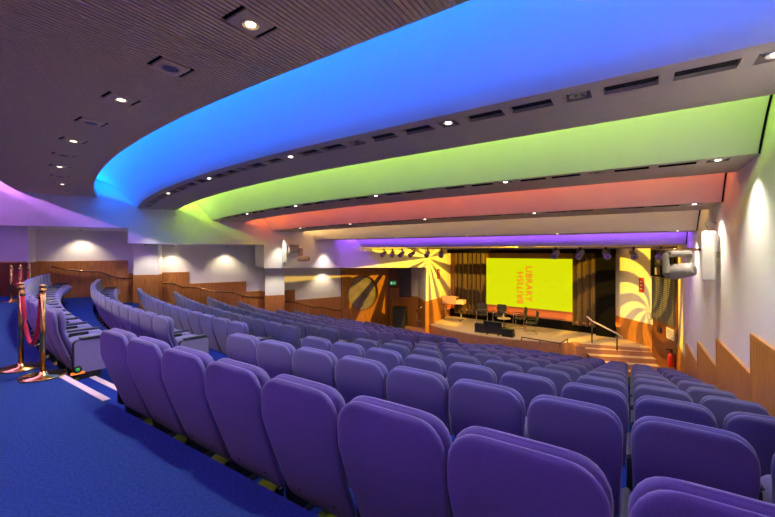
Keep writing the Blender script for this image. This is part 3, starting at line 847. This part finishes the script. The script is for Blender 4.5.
# wall beyond the porthole: door and exit sign, grille, white jamb
G0 = rpt_on(388, 0); G1 = at(399, 252, 21.0); G2 = at(411.5, 252, 20.6); G3 = at(418, 252, 20.3)
for p in (G0, G1, G2, G3): p.z = 0
b = MB(); vq(b, G0 + RN * 0.05, G1, -4, 1.3); struct(b.build('wall_door', M['wood_dark']))
b = MB(); vq(b, G1, G2, -4, 1.3, 0); struct(b.build('wall_grille', M['wood']))
b = MB(); vq(b, G2, G3, -4, 1.3, 0); vq(b, G3, CX, -4, 1.3, 0); struct(b.build('wall_jamb', M['white']))
b = MB()
for p, q in ((G2, G3), (G3, CX)):
    d = (q - p).normalized(); nn = Vector((d.y, -d.x, 0)); wall_slab(b, p, q, -4, EYE - 2.45, 0.03, nn)
struct(b.build('trim_jamb_dado', M['wood']))
# door
d = (G1 - G0).normalized(); nn = Vector((d.y, -d.x, 0)); g0 = Vector((G0.x, G0.y, 0)) + RN * 0.05
b = MB(); wall_slab(b, g0 + d * 0.04, g0 + d * 0.60, ZF, EYE - 2.03, 0.05, nn); do = b.build('door_1', M['wood']); struct(do)
b = MB(); pz = EYE - (310 - HY) / F * 20.8
b.tube([g0 + d * 0.5 + nn * 0.05 + Vector((0, 0, pz - 0.12)), g0 + d * 0.5 + nn * 0.12 + Vector((0, 0, pz - 0.1)), g0 + d * 0.5 + nn * 0.12 + Vector((0, 0, pz + 0.1)), g0 + d * 0.5 + nn * 0.05 + Vector((0, 0, pz + 0.12))], 0.02, 8)
b.build('door_handle', M['steel'], do)
# exit sign
o = g0 + d * 0.25 + Vector((0, 0, EYE - (283.3 - HY) / F * 20.7)) + nn * 0.01
t = thing('exit_sign', 'small lit green exit sign above the dark wood door near the stage', 'exit sign', o, atan2(d.y, d.x))
b = MB(); b.bbox(-0.17, 0.17, -0.06, 0.0, -0.10, 0.10, 0.008); b.build('case', M['exit'], t)
b = MB()
b.box(-0.13, -0.05, -0.064, -0.060, -0.06, 0.06); b.box(0.0, 0.12, -0.064, -0.060, -0.012, 0.012)
b.add([(0.09, -0.064, 0.045), (0.14, -0.064, 0.0), (0.09, -0.064, -0.045)], [(0, 1, 2)]); b.build('pictogram', M['exit_mark'], t)

# striped loudspeaker grilles, left and right of the stage
def grille_panel(p, q, z0, z1, nrm, label, cols, rows):
    d = (q - p); L = d.length; o = Vector((p.x, p.y, z0)); t = thing('speaker_grille_panel', label, 'speaker grille', o, atan2(d.y, d.x))
    sg = -1
    H = z1 - z0
    b = MB(); b.box(0, L, sg * 0.04, 0.0, 0, H); b.build('backing', M['grille'], t)
    b = MB()
    for j in range(rows):
        zz = H * (j + 0.5) / rows; b.box(0.02, L - 0.02, -0.055, -0.04, zz - H / rows * 0.18, zz + H / rows * 0.18)
    b.build('louvre', M['black'], t)
    b = MB()
    for j in range(cols + 1):
        xx = 0.02 + (L - 0.04) * j / cols; b.box(xx - 0.012, xx + 0.012, -0.065, -0.05, 0, H)
    b.build('mullion', M['grille'], t)
    return t
zz = lambda y, Y: EYE - (y - HY) / F * Y
dR = (RC - RB)
gp0, gp1 = RB + dR * 0.04, RB + dR * 0.93
grille_panel(gp0, gp1, zz(321, 13.4), zz(277.5, 13.4), None, 'tall grey striped loudspeaker grille on the corner between stage and right wall', 4, 22)
# black recess with kit above that grille
o = Vector((gp0.x, gp0.y, zz(277, 13.4)))
t = thing('equipment_rack', 'open black equipment bay above the striped grille right of the stage', 'equipment bay', o, atan2(dR.y, dR.x))
L = (gp1 - gp0).length; Hh = zz(249, 13.4) - zz(277, 13.4)
b = MB(); b.box(0, L, -0.03, 0.0, 0, Hh); b.build('back_panel', M['dark'], t)
b = MB()
for x in (0, L - 0.03): b.box(x, x + 0.03, -0.10, -0.03, 0, Hh)
b.box(0.03, L - 0.03, -0.10, -0.03, Hh - 0.03, Hh); b.build('frame', M['black'], t)
b = MB(); b.lathe([(0.001, 0), (0.11, 0.02), (0.13, 0.26), (0.06, 0.34), (0.001, 0.36)], 14, 0, Matrix.Translation((L * 0.5, -0.14, Hh * 0.38))); b.build('horn', M['grille'], t)
b = MB()
b.bbox(L * 0.27, L * 0.40, -0.13, -0.03, Hh * 0.08, Hh * 0.34, 0.01); b.build('amplifier_box', M['grey'], t)
# left grille
grille_panel(G1 + (G2 - G1) * 0.03, G1 + (G2 - G1) * 0.97, zz(297, 20.8), zz(267.5, 20.8), None, 'dark striped loudspeaker grille above wood between the exit door and stage', 6, 18)

# screen and lettering
SC0 = at(486.6, 258.1, 19.15); SC1 = at(573.8, 259.4, 16.95)
sx0 = BL + bd * ((Vector((SC0.x, SC0.y, 0)) - BL).dot(bd)); sx1 = BL + bd * ((Vector((SC1.x, SC1.y, 0)) - BL).dot(bd))
def ray_on_back(px, off=0.0):
    r = (px - 387.5) / F; A = BL + bn * off
    # (A + bd*t): x = r*y
    t_ = (r * A.y - A.x) / (bd.x - r * bd.y); return A + bd * t_
q0, q1 = ray_on_back(486.6, 0.12), ray_on_back(573.8, 0.12)
ztop = EYE - (258.1 - HY) / F * q0.y; zbot = EYE - (304.0 - HY) / F * q0.y
t = thing('projection_screen', 'large lime yellow screen with upright library lettering between brown curtains', 'screen', Vector((q0.x, q0.y, zbot)), atan2(bd.y, bd.x))
SW, SH = (q1 - q0).length, ztop - zbot
b = MB(); b.box(0, SW, -0.02, 0.02, 0, SH); b.build('panel', M['screen'], t)
b = MB()
for x0, x1, z0, z1 in ((-0.05, 0, -0.05, SH + 0.05), (SW, SW + 0.05, -0.05, SH + 0.05), (0, SW, -0.05, 0), (0, SW, SH, SH + 0.05)): b.box(x0, x1, -0.015, 0.03, z0, z1)
b.build('frame', M['backwall'], t)
def lettering(txt, rot, x, z, size):
    cu = bpy.data.curves.new('lettering', 'FONT'); cu.body = txt; cu.size = size; cu.extrude = 0.004; cu.align_x = 'CENTER'; cu.align_y = 'CENTER'; cu.space_character = 1.08; cu.offset = 0.007
    o = bpy.data.objects.new('lettering', cu); COL.objects.link(o)
    bpy.context.view_layer.update()
    me = bpy.data.meshes.new_from_object(o.evaluated_get(bpy.context.evaluated_depsgraph_get()))
    bpy.data.objects.remove(o)
    me.materials.clear(); me.materials.append(M['screen_text'])
    me.transform(Matrix.Translation((x, -0.026, z)) @ Matrix.Rotation(PI / 2, 4, 'X') @ Matrix.Rotation(rot, 4, 'Z'))
    o = bpy.data.objects.new('lettering', me); COL.objects.link(o); o.parent = t; return o
lettering('BRITISH', PI / 2, SW * 0.425, SH * 0.40, 0.44)
lettering('LIBRARY', -PI / 2, SW * 0.522, SH * 0.49, 0.44)

# curtains
def curtain(x0, x1, ytop, ybot, label):
    c0, c1 = ray_on_back(x0, 0.30), ray_on_back(x1, 0.30)
    Ym = (c0.y + c1.y) / 2; zt = EYE - (ytop - HY) / F * Ym; zb = EYE - (ybot - HY) / F * Ym
    L = (c1 - c0).length; n = 84; rings = []
    fold = lambda u, f: 0.10 * sin(u * 2 * PI * f + 0.7 * sin(u * 9)) + 0.03 * sin(u * 2 * PI * f * 2.3 + 1)
    f = max(4, round(L / 0.26))
    b = MB(); nz = 8; vs = []; fs = []
    for side in (0, 1):
        for j in range(nz + 1):
            v = j / nz
            for i in range(n + 1):
                u = i / n; amp = 0.55 + 0.45 * (1 - v)
                vs.append((u * L + 0.03 * (1 - v) * sin(u * 30), fold(u, f) * amp * -1 + (0.02 if side else 0), (zt - zb) * v))
    N = (n + 1) * (nz + 1)
    for side in (0, 1):
        for j in range(nz):
            for i in range(n):
                a_ = side * N + j * (n + 1) + i; fs.append((a_, a_ + 1, a_ + n + 2, a_ + n + 1))
    b.add(vs, fs, 0, True)
    o = b.build('stage_curtain', M['curtain'], None, Vector((c0.x, c0.y, zb)), (0, 0, atan2(bd.y, bd.x)))
    tag(o, label, 'curtain', 'stage curtains')
curtain(454.5, 486.0, 249.5, 314.5, 'brown pleated stage curtain between the white side wall with lectern and the screen')
curtain(572.5, 605.5, 249.5, 326.5, 'brown pleated stage curtain between the screen and the right stage wall')

# ---- furniture on stage
def stage_pt(px, py): 
    p = at(px, py, F * DS / (py - HY)); p.z = ZS; return p
def stage_chair(p, rz, label):
    t = thing('stage_chair', label, 'chair', p, rz, 'black chairs on the stage')
    b = MB(); b.loft([rrect(0, 0.0, z, 0.25 - i_, 0.24 - i_, 16, 4) for z, i_ in ((0.42, 0.03), (0.43, 0), (0.46, 0), (0.475, 0.03))]); b.build('seat', M['chair'], t)
    b = MB(); b.loft([rrect(0, 0.24 + 0.10 * (z - 0.5), z, w_, 0.02, 16, 4) for z, w_ in ((0.50, 0.20), (0.52, 0.235), (0.75, 0.24), (0.95, 0.235), (0.98, 0.20))]); b.build('backrest', M['chair'], t)
    for sx in (-1, 1):
        x = sx * 0.27
        b = MB(); b.tube([(x, 0.22, 0.012), (x, -0.24, 0.012), (x, -0.27, 0.05), (x, -0.26, 0.42), (x, -0.24, 0.62), (x, -0.20, 0.655), (x, 0.24, 0.655), (x * 0.95, 0.285, 0.85)], 0.013, 8); b.build('leg', M['steel'], t)
        b = MB(); b.bbox(x - 0.022, x + 0.022, -0.20, 0.20, 0.66, 0.685, 0.008); b.build('armrest', M['black'], t)
    b = MB(); b.tube([(-0.27, 0.22, 0.012), (0.27, 0.22, 0.012)], 0.013, 8); b.tube([(-0.27, -0.05, 0.42), (0.27, -0.05, 0.42)], 0.013, 8); b.tube([(-0.27, 0.24, 0.655), (0.27, 0.24, 0.655)], 0.010, 8); b.build('cross_bar', M['steel'], t)
    return t
stage_chair(stage_pt(482, 323.0), -AX + radians(18), 'black armchair on stage nearest to the lectern, facing the seats')
stage_chair(stage_pt(500, 324.5), -AX + radians(-2), 'black armchair on stage beside the low table, facing the seats')
stage_chair(stage_pt(520, 327.5), -AX - radians(62), 'black armchair on stage turned towards the low table, beside that table')
stage_chair(stage_pt(531, 333.0), -AX - radians(66), 'black armchair on stage turned sideways, nearest to the right curtain and steps')
t = thing('side_table', 'small round pale topped table between the black chairs on stage', 'table', stage_pt(504, 328.0), 0)
b = MB(); b.lathe([(0.19, 0), (0.19, 0.015), (0.03, 0.03)], 20); b.build('base', M['black'], t)
b = MB(); b.lathe([(0.025, 0.02), (0.025, 0.45)], 12); b.build('stem', M['black'], t)
b = MB(); b.lathe([(0.30, 0.45), (0.31, 0.46), (0.31, 0.475), (0.30, 0.48), (0.001, 0.48)], 28); b.build('table_top', M['stage'], t)
p = stage_pt(504, 328.0); p.z = ZS + 0.48
b = MB(); b.lathe([(0.032, 0), (0.04, 0.13), (0.036, 0.13), (0.03, 0.01), (0.001, 0.01)], 14)
tag(b.build('water_glass', M['speaker_white'], None, p + Vector((-0.05, -0.05, 0))), 'small water glass on the round table on stage', 'glass')

# lectern desk with two gooseneck microphones
pl_ = stage_pt(453, 320.5)
t = thing('lectern_desk', 'pinkish lectern desk on a steel frame with two microphones at the stage edge', 'lectern', pl_, -AX + radians(6))
b = MB(); b.bbox(-0.62, 0.16, -0.02, 0.03, 0.86, 1.30, 0.01); b.bbox(-0.62, 0.16, 0.0, 0.55, 1.16, 1.22, 0.01); b.build('front_panel', M['lectern'], t)
b = MB(); b.bbox(0.16, 0.58, 0.0, 0.5, 0.88, 1.10, 0.01); sh = b.build('side_shelf', M['stage'], t); sh['label'] = 'pale side shelf'
for x in (-0.46, 0.40):
    b = MB(); b.box(x - 0.035, x + 0.035, 0.16, 0.24, 0.03, 0.90 if x > 0 else 1.17); b.build('leg', M['steel'], t)
    b = MB(); b.box(x - 0.05, x + 0.05, -0.12, 0.52, 0.0, 0.03); b.build('foot', M['steel'], t)
b = MB(); b.box(-0.46, 0.40, 0.18, 0.22, 0.02, 0.05); b.build('cross_bar', M['steel'], t)
for x, dx in ((-0.30, 0.04), (-0.05, 0.09)):
    b = MB(); b.tube([(x, 0.25, 1.22), (x, 0.24, 1.36), (x + dx * 0.5, 0.20, 1.44), (x + dx, 0.16, 1.50)], 0.009, 6)
    b.tube([(x + dx, 0.16, 1.50), (x + dx * 1.3, 0.12, 1.56)], 0.022, 8); b.build('microphone', M['black'], t)

# floor monitors along the stage edge
def wedge(p, rz, w_, h_, d_, label):
    t = thing('floor_monitor', label, 'stage monitor', p, rz, 'black monitors on the stage edge')
    b = MB(); pr = [(-d_ * 0.5, 0), (d_ * 0.5, 0), (d_ * 0.32, h_), (-d_ * 0.05, h_)]
    pr = [(-d_ / 2, 0), (d_ / 2, 0), (d_ / 2, h_ * 0.45), (d_ * 0.1, h_), (-d_ / 2, h_)]
    b.loft([[(x, y, z) for y, z in pr] for x in (-w_ / 2, w_ / 2)], 0, smooth=False); b.build('cabinet', M['black'], t)
    b = MB(); b.add([(-w_ * 0.45, d_ / 2 - 0.02 + 0.012, h_ * 0.47 + 0.03), (w_ * 0.45, d_ / 2 - 0.02 + 0.012, h_ * 0.47 + 0.03), (w_ * 0.45, d_ * 0.14 + 0.012, h_ * 0.94), (-w_ * 0.45, d_ * 0.14 + 0.012, h_ * 0.94)], [(0, 1, 2, 3)]); b.build('grille', M['chair'], t)
    for x in (-w_ / 2, w_ / 2):
        b = MB(); b.box(x - 0.012, x + 0.012, -0.10, 0.10, h_ * 0.5, h_ * 0.6); b.build('handle', M['grey'], t)
wedge(stage_pt(480.5, 331.8), -AX, 0.40, 0.40, 0.42, 'small black floor monitor left of the bigger black one at the stage edge')
wedge(stage_pt(508.5, 336.3), -AX, 0.46, 0.34, 0.40, 'low black floor monitor at the stage edge, between bigger monitor and low rail')
t = thing('confidence_monitor', 'biggest black monitor at the stage edge, tilted back towards the chairs', 'monitor', stage_pt(493, 334.6), -AX + 0.05, 'black monitors on the stage edge')
b = MB(); Tm = Matrix.Translation((0, 0, 0.05)) @ Matrix.Rotation(radians(14), 4, 'X')
b.bbox(-0.40, 0.40, -0.03, 0.04, 0.0, 0.58, 0.012, 0, Tm); b.build('case', M['black'], t)
b = MB(); b.box(-0.37, 0.37, 0.04, 0.044, 0.03, 0.55, 0, Tm); b.build('display', M['chair'], t)
for x in (-0.25, 0.25):
    b = MB(); b.box(x - 0.02, x + 0.02, -0.16, 0.24, 0.0, 0.03); b.box(x - 0.02, x + 0.02, -0.02, 0.03, 0.02, 0.12); b.build('foot', M['black'], t)

# low guard rail at the stage edge
rp = [stage_pt(521.5, 341.0), stage_pt(560.0, 347.6), stage_pt(567.6, 343.0)]
rp = [rp[0], rp[1], rp[2]]
t = thing('guard_rail', 'low black rail on short posts along the stage edge before the steps', 'rail', rp[0], 0)
q = [p - rp[0] for p in rp]; up = Vector((0, 0, 0.16))
b = MB(); b.tube([q[0] + up, q[1] + up, q[2] + up], 0.022, 8); b.build('rail', M['black'], t)
for p in (q[0], (q[0] + q[1]) / 2, q[1], q[2]):
    b = MB(); b.tube([p, p + up], 0.018, 6); b.build('post', M['black'], t)

# stair rail at the left of the stage, black speaker box by the exit
p1, p2 = at(416, 311.5, 19.0), at(427.5, 302.5, 19.2)
t = thing('stage_stair_rail', 'sloping handrail by the left stage steps beside the white jamb', 'handrail', p1, 0)
b = MB(); b.tube([(0, 0, 0), p2 - p1], 0.03, 8); b.build('rail', M['bronze'], t)
for u in (0.12, 0.88):
    b = MB(); v = (p2 - p1) * u; b.tube([v, Vector((v.x, v.y, ZF - p1.z))], 0.02, 6); b.build('post', M['bronze'], t)
p = at(400, 252, 19.4); p.z = ZF
t = thing('cabinet_speaker', 'black box loudspeaker standing on the floor beside the stage, below the exit sign', 'speaker', p, -AX * 0.5)
b = MB(); b.bbox(-0.33, 0.33, -0.28, 0.28, 0.0, 1.66, 0.02); b.build('cabinet', M['black'], t)
b = MB(); b.bbox(-0.29, 0.29, -0.30, -0.275, 0.35, 1.58, 0.01); b.build('front_grille', M['chair'], t)
b = MB(); b.box(-0.28, 0.28, -0.295, -0.28, 0.08, 0.28); b.build('badge_plate', M['arm'], t)
# steps at the left of the stage
b = MB()
ps = P(-9.5, 16.2); dL = P(-8.6, 16.0) - ps
for j in range(3):
    T_ = Matrix.Translation(P(-9.35, 16.35 - 0.3 * j)) @ Matrix.Rotation(-AX, 4, 'Z')
    b.box(-0.55, 0.75, 0, 0.4, ZF, ZS - 0.21 * (j + 1), 0, T_)
struct(b.build('floor_stage_side_step', M['stage_face']))

# fire extinguisher, notice, black box, red signs on the stage walls
dRn = dR.normalized(); nRn = Vector((dRn.y, -dRn.x, 0))
def on_corner(px, z, off):
    r = (px - 387.5) / F; A = RB + nRn * off; t_ = (r * A.y - A.x) / (dRn.x - r * dRn.y); p = A + dRn * t_; p.z = z; return p
pf = on_corner(671.2, 0, 0.11)
t = thing('fire_extinguisher', 'red fire extinguisher with black hose on the wall by the front right seats', 'fire extinguisher', Vector((pf.x, pf.y, EYE - (366.5 - HY) / F * pf.y)), atan2(dRn.y, dRn.x))
b = MB(); b.lathe([(0.09, 0), (0.10, 0.02), (0.10, 0.36), (0.07, 0.43), (0.03, 0.45), (0.03, 0.48)], 20); b.build('cylinder', M['red'], t)
b = MB(); b.bbox(-0.03, 0.03, -0.03, 0.03, 0.46, 0.54, 0.008); b.bbox(-0.02, 0.02, -0.16, 0.04, 0.55, 0.575, 0.006); b.build('valve', M['black'], t)
b = MB(); b.tube([(0.03, 0, 0.5), (0.13, -0.02, 0.50), (0.15, -0.03, 0.36), (0.14, -0.03, 0.16)], 0.014, 8); b.build('hose', M['black'], t)
b = MB(); b.box(-0.05, 0.05, 0.08, 0.11, 0.30, 0.44); b.build('bracket', M['steel'], t)
pn = on_corner(670.5, 0, 0.012); kz = pn.y / F
t = thing('framed_notice', 'pale framed notice on the dark wall above the fire extinguisher', 'notice', Vector((pn.x, pn.y, EYE - (334 - HY) * kz)), atan2(dRn.y, dRn.x))
b = MB(); b.box(-0.26, 0.26, -0.006, 0.006, -0.15, 0.15); b.build('sheet', M['paper'], t)
b = MB()
for x0, x1, z0, z1 in ((-0.29, -0.26, -0.18, 0.18), (0.26, 0.29, -0.18, 0.18), (-0.26, 0.26, 0.15, 0.18), (-0.26, 0.26, -0.18, -0.15)): b.box(x0, x1, -0.02, 0.012, z0, z1)
b.build('frame', M['signwhite'], t)
pn = on_corner(659.5, 0, 0.03); kz = pn.y / F
b = MB(); b.bbox(-0.15, 0.15, -0.03, 0.03, -0.09, 0.09, 0.01)
tag(b.build('wall_socket_box', M['black'], None, Vector((pn.x, pn.y, EYE - (330 - HY) * kz)), (0, 0, atan2(dRn.y, dRn.x))), 'black socket box on the dark wall beside the framed notice', 'socket box')
def red_sign(p, rz, w_, h_, label):
    t = thing('red_sign', label, 'sign', p, rz, 'red signs on the stage walls')
    b = MB(); b.bbox(-w_ / 2, w_ / 2, -0.02, 0.0, -h_ / 2, h_ / 2, 0.004); b.build('plate', M['red'], t)
    b = MB()
    for zz_ in (0.22, -0.02, -0.26): b.box(-w_ * 0.22, w_ * 0.22, -0.024, -0.019, h_ * zz_ - h_ * 0.05, h_ * zz_ + h_ * 0.05)
    b.build('marks', M['signwhite'], t)
dd = (RB - RA).normalized()
def on_line(A, d, px, off, n_):
    A = A + n_ * off; r = (px - 387.5) / F; t_ = (r * A.y - A.x) / (d.x - r * d.y); return A + d * t_
p = on_line(RA, dd, 641.6, 0.01, nr); red_sign(Vector((p.x, p.y, EYE - (285 - HY) / F * p.y)), atan2(dd.y, dd.x), 0.24, 0.58, 'upright red sign on the white wall to the right of the stage')
dl = (LA - CX).normalized()
p = on_line(CX, dl, 438.2, 0.01, nl_); red_sign(Vector((p.x, p.y, EYE - (273.8 - HY) / F * p.y)), atan2(dl.y, dl.x) + (PI if (Matrix.Rotation(atan2(dl.y, dl.x), 3, 'Z') @ Vector((0, -1, 0))).dot(nl_) < 0 else 0), 0.34, 0.52, 'upright red sign on the white wall above the lectern')
p = on_line(RA, dd, 650, 0.01, nr)
b = MB(); b.bbox(-0.09, 0.09, -0.06, 0, -0.14, 0.14, 0.01)
tag(b.build('wall_control_box', M['speaker_white'], None, Vector((p.x, p.y, EYE - (315.5 - HY) / F * p.y)), (0, 0, atan2(dd.y, dd.x))), 'small off white control box on the white wall beside the striped grille', 'control box')

# lighting bar with spotlights above the stage front
AB = 13.55
t = thing('lighting_bar', 'long steel lighting bar above the stage front carrying the spotlights', 'lighting bar', P(-4.5, AB, EYE + 0.13), -AX)
b = MB(); b.tube([(-5.6, 0, 0), (5.5, 0, 0)], 0.024, 8); b.build('pipe', M['grey'], t)
for x in (-5.0, -2.5, 0.0, 2.5, 5.0):
    b = MB(); b.tube([(x, 0, 0), (x, 0, 0.075)], 0.016, 6); b.build('hanger', M['grey'], t)
def stage_lamp(s, aim, label):
    o = P(s, AB, EYE + 0.13)
    t = thing('stage_spotlight', label, 'stage light', o, -AX + aim, 'spotlights on the stage bar')
    b = MB(); b.box(-0.03, 0.03, -0.03, 0.03, -0.07, 0.03); b.build('clamp', M['black'], t)
    b = MB(); b.tube([(-0.10, 0, -0.22), (-0.10, 0, -0.06), (0.10, 0, -0.06), (0.10, 0, -0.22)], 0.012, 6); b.build('yoke', M['grey'], t)
    T_ = Matrix.Translation((0, 0, -0.20)) @ Matrix.Rotation(radians(118), 4, 'X')
    b = MB(); b.lathe([(0.05, -0.16), (0.085, -0.12), (0.085, 0.08), (0.10, 0.12), (0.10, 0.19), (0.09, 0.19)], 16, 0, T_); b.build('body', M['grey'], t)
    b = MB(); b.lathe([(0.085, 0.18), (0.05, 0.19), (0.001, 0.195)], 16, 0, T_); b.build('lens', M['lens_off'], t)
def s_on_bar(px):
    r = (px - 387.5) / F; return AB * (CA * r - SA) / (SA * r + CA)
words_ = ['first', 'second', 'third', 'fourth', 'fifth', 'sixth', 'seventh', 'eighth', 'ninth', 'tenth']
for j, px in enumerate((384, 392.5, 402, 412.5, 427.5, 441.5, 556, 580.5, 606, 633.5, 661)):
    stage_lamp(s_on_bar(px), 0.4 * sin(j * 1.7), f'small stage spotlight on the lighting bar, {ORD[j]} from the porthole side')

# moving head light on a bar off the right wall, white column speaker next to it
pm = P(0.70, 8.72, EYE + 0.045)
t = thing('moving_head_light', 'big grey moving head stage light hanging from a bar off the right wall', 'stage light', pm, -AX + 0.35)
b = MB(); b.tube([(-0.45, 0, 0), (0.50, 0, 0)], 0.022, 8); b.build('wall_bar', M['bronze'], t)
b = MB(); b.bbox(-0.18, 0.18, -0.12, 0.12, -0.10, -0.02, 0.02); b.build('base', M['grey'], t)
b = MB(); b.bbox(-0.24, -0.16, -0.07, 0.07, -0.46, -0.06, 0.03); b.bbox(0.16, 0.24, -0.07, 0.07, -0.46, -0.06, 0.03); b.box(-0.2, 0.2, -0.06, 0.06, -0.14, -0.09); b.build('yoke', M['grey'], t)
b = MB(); T_ = Matrix.Translation((0, 0, -0.40)) @ Matrix.Rotation(radians(75), 4, 'X') @ Matrix.Rotation(radians(40), 4, 'Y')
b.lathe([(0.06, -0.24), (0.12, -0.2), (0.15, -0.05), (0.13, 0.12), (0.115, 0.24), (0.10, 0.25)], 20, 0, T_); b.build('head', M['grey'], t)
b = MB(); b.lathe([(0.10, 0.235), (0.05, 0.25), (0.001, 0.252)], 16, 0, T_); b.build('lens', M['lens_off'], t)
pm = P(SR - 0.14, 8.38, EYE - 0.50)
t = thing('column_speaker', 'white column loudspeaker on a bracket on the right wall', 'speaker', pm, -AX - 0.25)
b = MB(); b.bbox(-0.09, 0.09, -0.08, 0.08, 0.0, 0.86, 0.015); b.build('cabinet', M['speaker_white'], t)
b = MB(); b.bbox(-0.075, 0.075, -0.092, -0.08, 0.03, 0.83, 0.004); b.build('front_grille', M['signwhite'], t)
b = MB(); b.box(0.02, 0.13, 0.05, 0.09, 0.40, 0.50); b.build('bracket', M['grey'], t)
b = MB(); b.tube([(0.0, 0, 0.86), (-0.05, 0, 0.97), (0.0, 0.0, 1.03), (0.10, 0.02, 0.99)], 0.006, 6); b.build('cable', M['black'], t)
# projector-like moving light and column speaker on the left fascia
Yf = fline(296); pp = at(297, 253, Yf - 0.25)
t = thing('wall_projector', 'brown and black stage projector on a bracket on the white fascia above the passage', 'projector', pp, atan2(0.65, 1))
b = MB(); b.bbox(-0.34, 0.06, -0.08, 0.20, 0.05, 0.28, 0.02); b.box(-0.36, 0.08, -0.1, 0.22, 0.28, 0.31); b.box(-0.36, 0.08, -0.1, 0.22, 0.0, 0.04); b.build('housing', M['grey'], t)
b = MB(); b.bbox(0.0, 0.14, -0.32, -0.10, -0.20, 0.20, 0.03); b.build('yoke', M['lectern'], t)
b = MB(); b.bbox(-0.06, 0.36, -0.36, -0.12, -0.32, -0.12, 0.05); b.build('head', M['lectern'], t)
b = MB(); b.lathe([(0.09, 0), (0.08, 0.05), (0.001, 0.06)], 14, 0, Matrix.Translation((0.36, -0.24, -0.22)) @ Matrix.Rotation(PI / 2, 4, 'Y')); b.build('lens', M['lens_off'], t)
Yf = fline(284); pp = at(284.3, 263, Yf - 0.12)
t = thing('column_speaker', 'white column loudspeaker on the fascia beside the stage projector', 'speaker', pp, atan2(0.65, 1))
b = MB(); b.bbox(-0.07, 0.07, -0.08, 0.07, 0.0, 0.92, 0.015); b.build('cabinet', M['speaker_white'], t)
b = MB(); b.bbox(-0.06, 0.06, -0.092, -0.08, 0.03, 0.89, 0.004); b.build('front_grille', M['signwhite'], t)

# ================================================================= STAGE LIGHT
YEL = (1.0, 0.58, 0.03); WARM = (1.0, 0.76, 0.46)
for s_, ta in ((-7.5, -7.8), (-5.0, -5.2), (-2.4, -2.2), (-0.2, -0.6)):
    spot('stage_wash', P(s_, AB, EYE + 0.02), P(ta, 17.6, ZS + 0.3), STAGE_WASH, WARM, 70, 0.9, 0.10)
area('uplight_strip', BL + bn * 0.22 + Vector((0, 0, ZS + 0.42)), BR + bn * 0.22 + Vector((0, 0, ZS + 0.42)), (bn.x * 0.05, bn.y * 0.05, 1), 0.05, 26.0, (1.0, 0.30, 0.05))
def gobo(name, loc, to, watts, col, angle, rays, swirl, duty=0.0, roll=0.0, ray_mask=None):
    o = spot(name, loc, to, watts, col, angle, 0.15, 0.01); l = o.data; l.use_nodes = True; nt = l.node_tree
    em = [n_ for n_ in nt.nodes if n_.type == 'EMISSION'][0]
    tc_ = nt.nodes.new('ShaderNodeTexCoord'); sp = nt.nodes.new('ShaderNodeSeparateXYZ'); nt.links.new(tc_.outputs['Normal'], sp.inputs[0])
    def mth(op, a_, b_=None):
        m_ = nt.nodes.new('ShaderNodeMath'); m_.operation = op
        for i_, v_ in ((0, a_), (1, b_)):
            if v_ is None: continue
            if isinstance(v_, (int, float)): m_.inputs[i_].default_value = v_
            else: nt.links.new(v_, m_.inputs[i_])
        return m_.outputs[0]
    ang = mth('ARCTAN2', sp.outputs['Y'], sp.outputs['X'])
    rr_ = mth('SQRT', mth('ADD', mth('MULTIPLY', sp.outputs['X'], sp.outputs['X']), mth('MULTIPLY', sp.outputs['Y'], sp.outputs['Y'])))
    ph = mth('ADD', mth('MULTIPLY', mth('ADD', ang, roll), float(rays)), mth('MULTIPLY', rr_, swirl))
    v_ = mth('MULTIPLY', mth('ADD', mth('SINE', ph), duty), 14.0)
    v_ = mth('MINIMUM', mth('MAXIMUM', v_, 0.0), 1.0)
    if ray_mask:                                        # added mask that drops the rays out to one side and low
        v_ = mth('MULTIPLY', v_, mth('SUBTRACT', 1.0, mth('MULTIPLY', mth('LESS_THAN', sp.outputs['X'], ray_mask[0]), mth('LESS_THAN', sp.outputs['Y'], ray_mask[1]))))
    nt.links.new(mth('ADD', mth('MULTIPLY', v_, 1.0), 0.02), em.inputs['Strength'])
    return o
gobo('gobo_projector', P(-3.6, 14.9, EYE + 0.08), at(428, 258, 18.6), GOBO, YEL, 80, 15, 0.0, 0.25, 0.11, ray_mask=(-0.29, -0.085))
gobo('gobo_projector', P(-3.4, 14.3, EYE + 0.08), at(655, 314, 14.3), GOBO * 0.5, YEL, 80, 8, -26.0, 0.1)
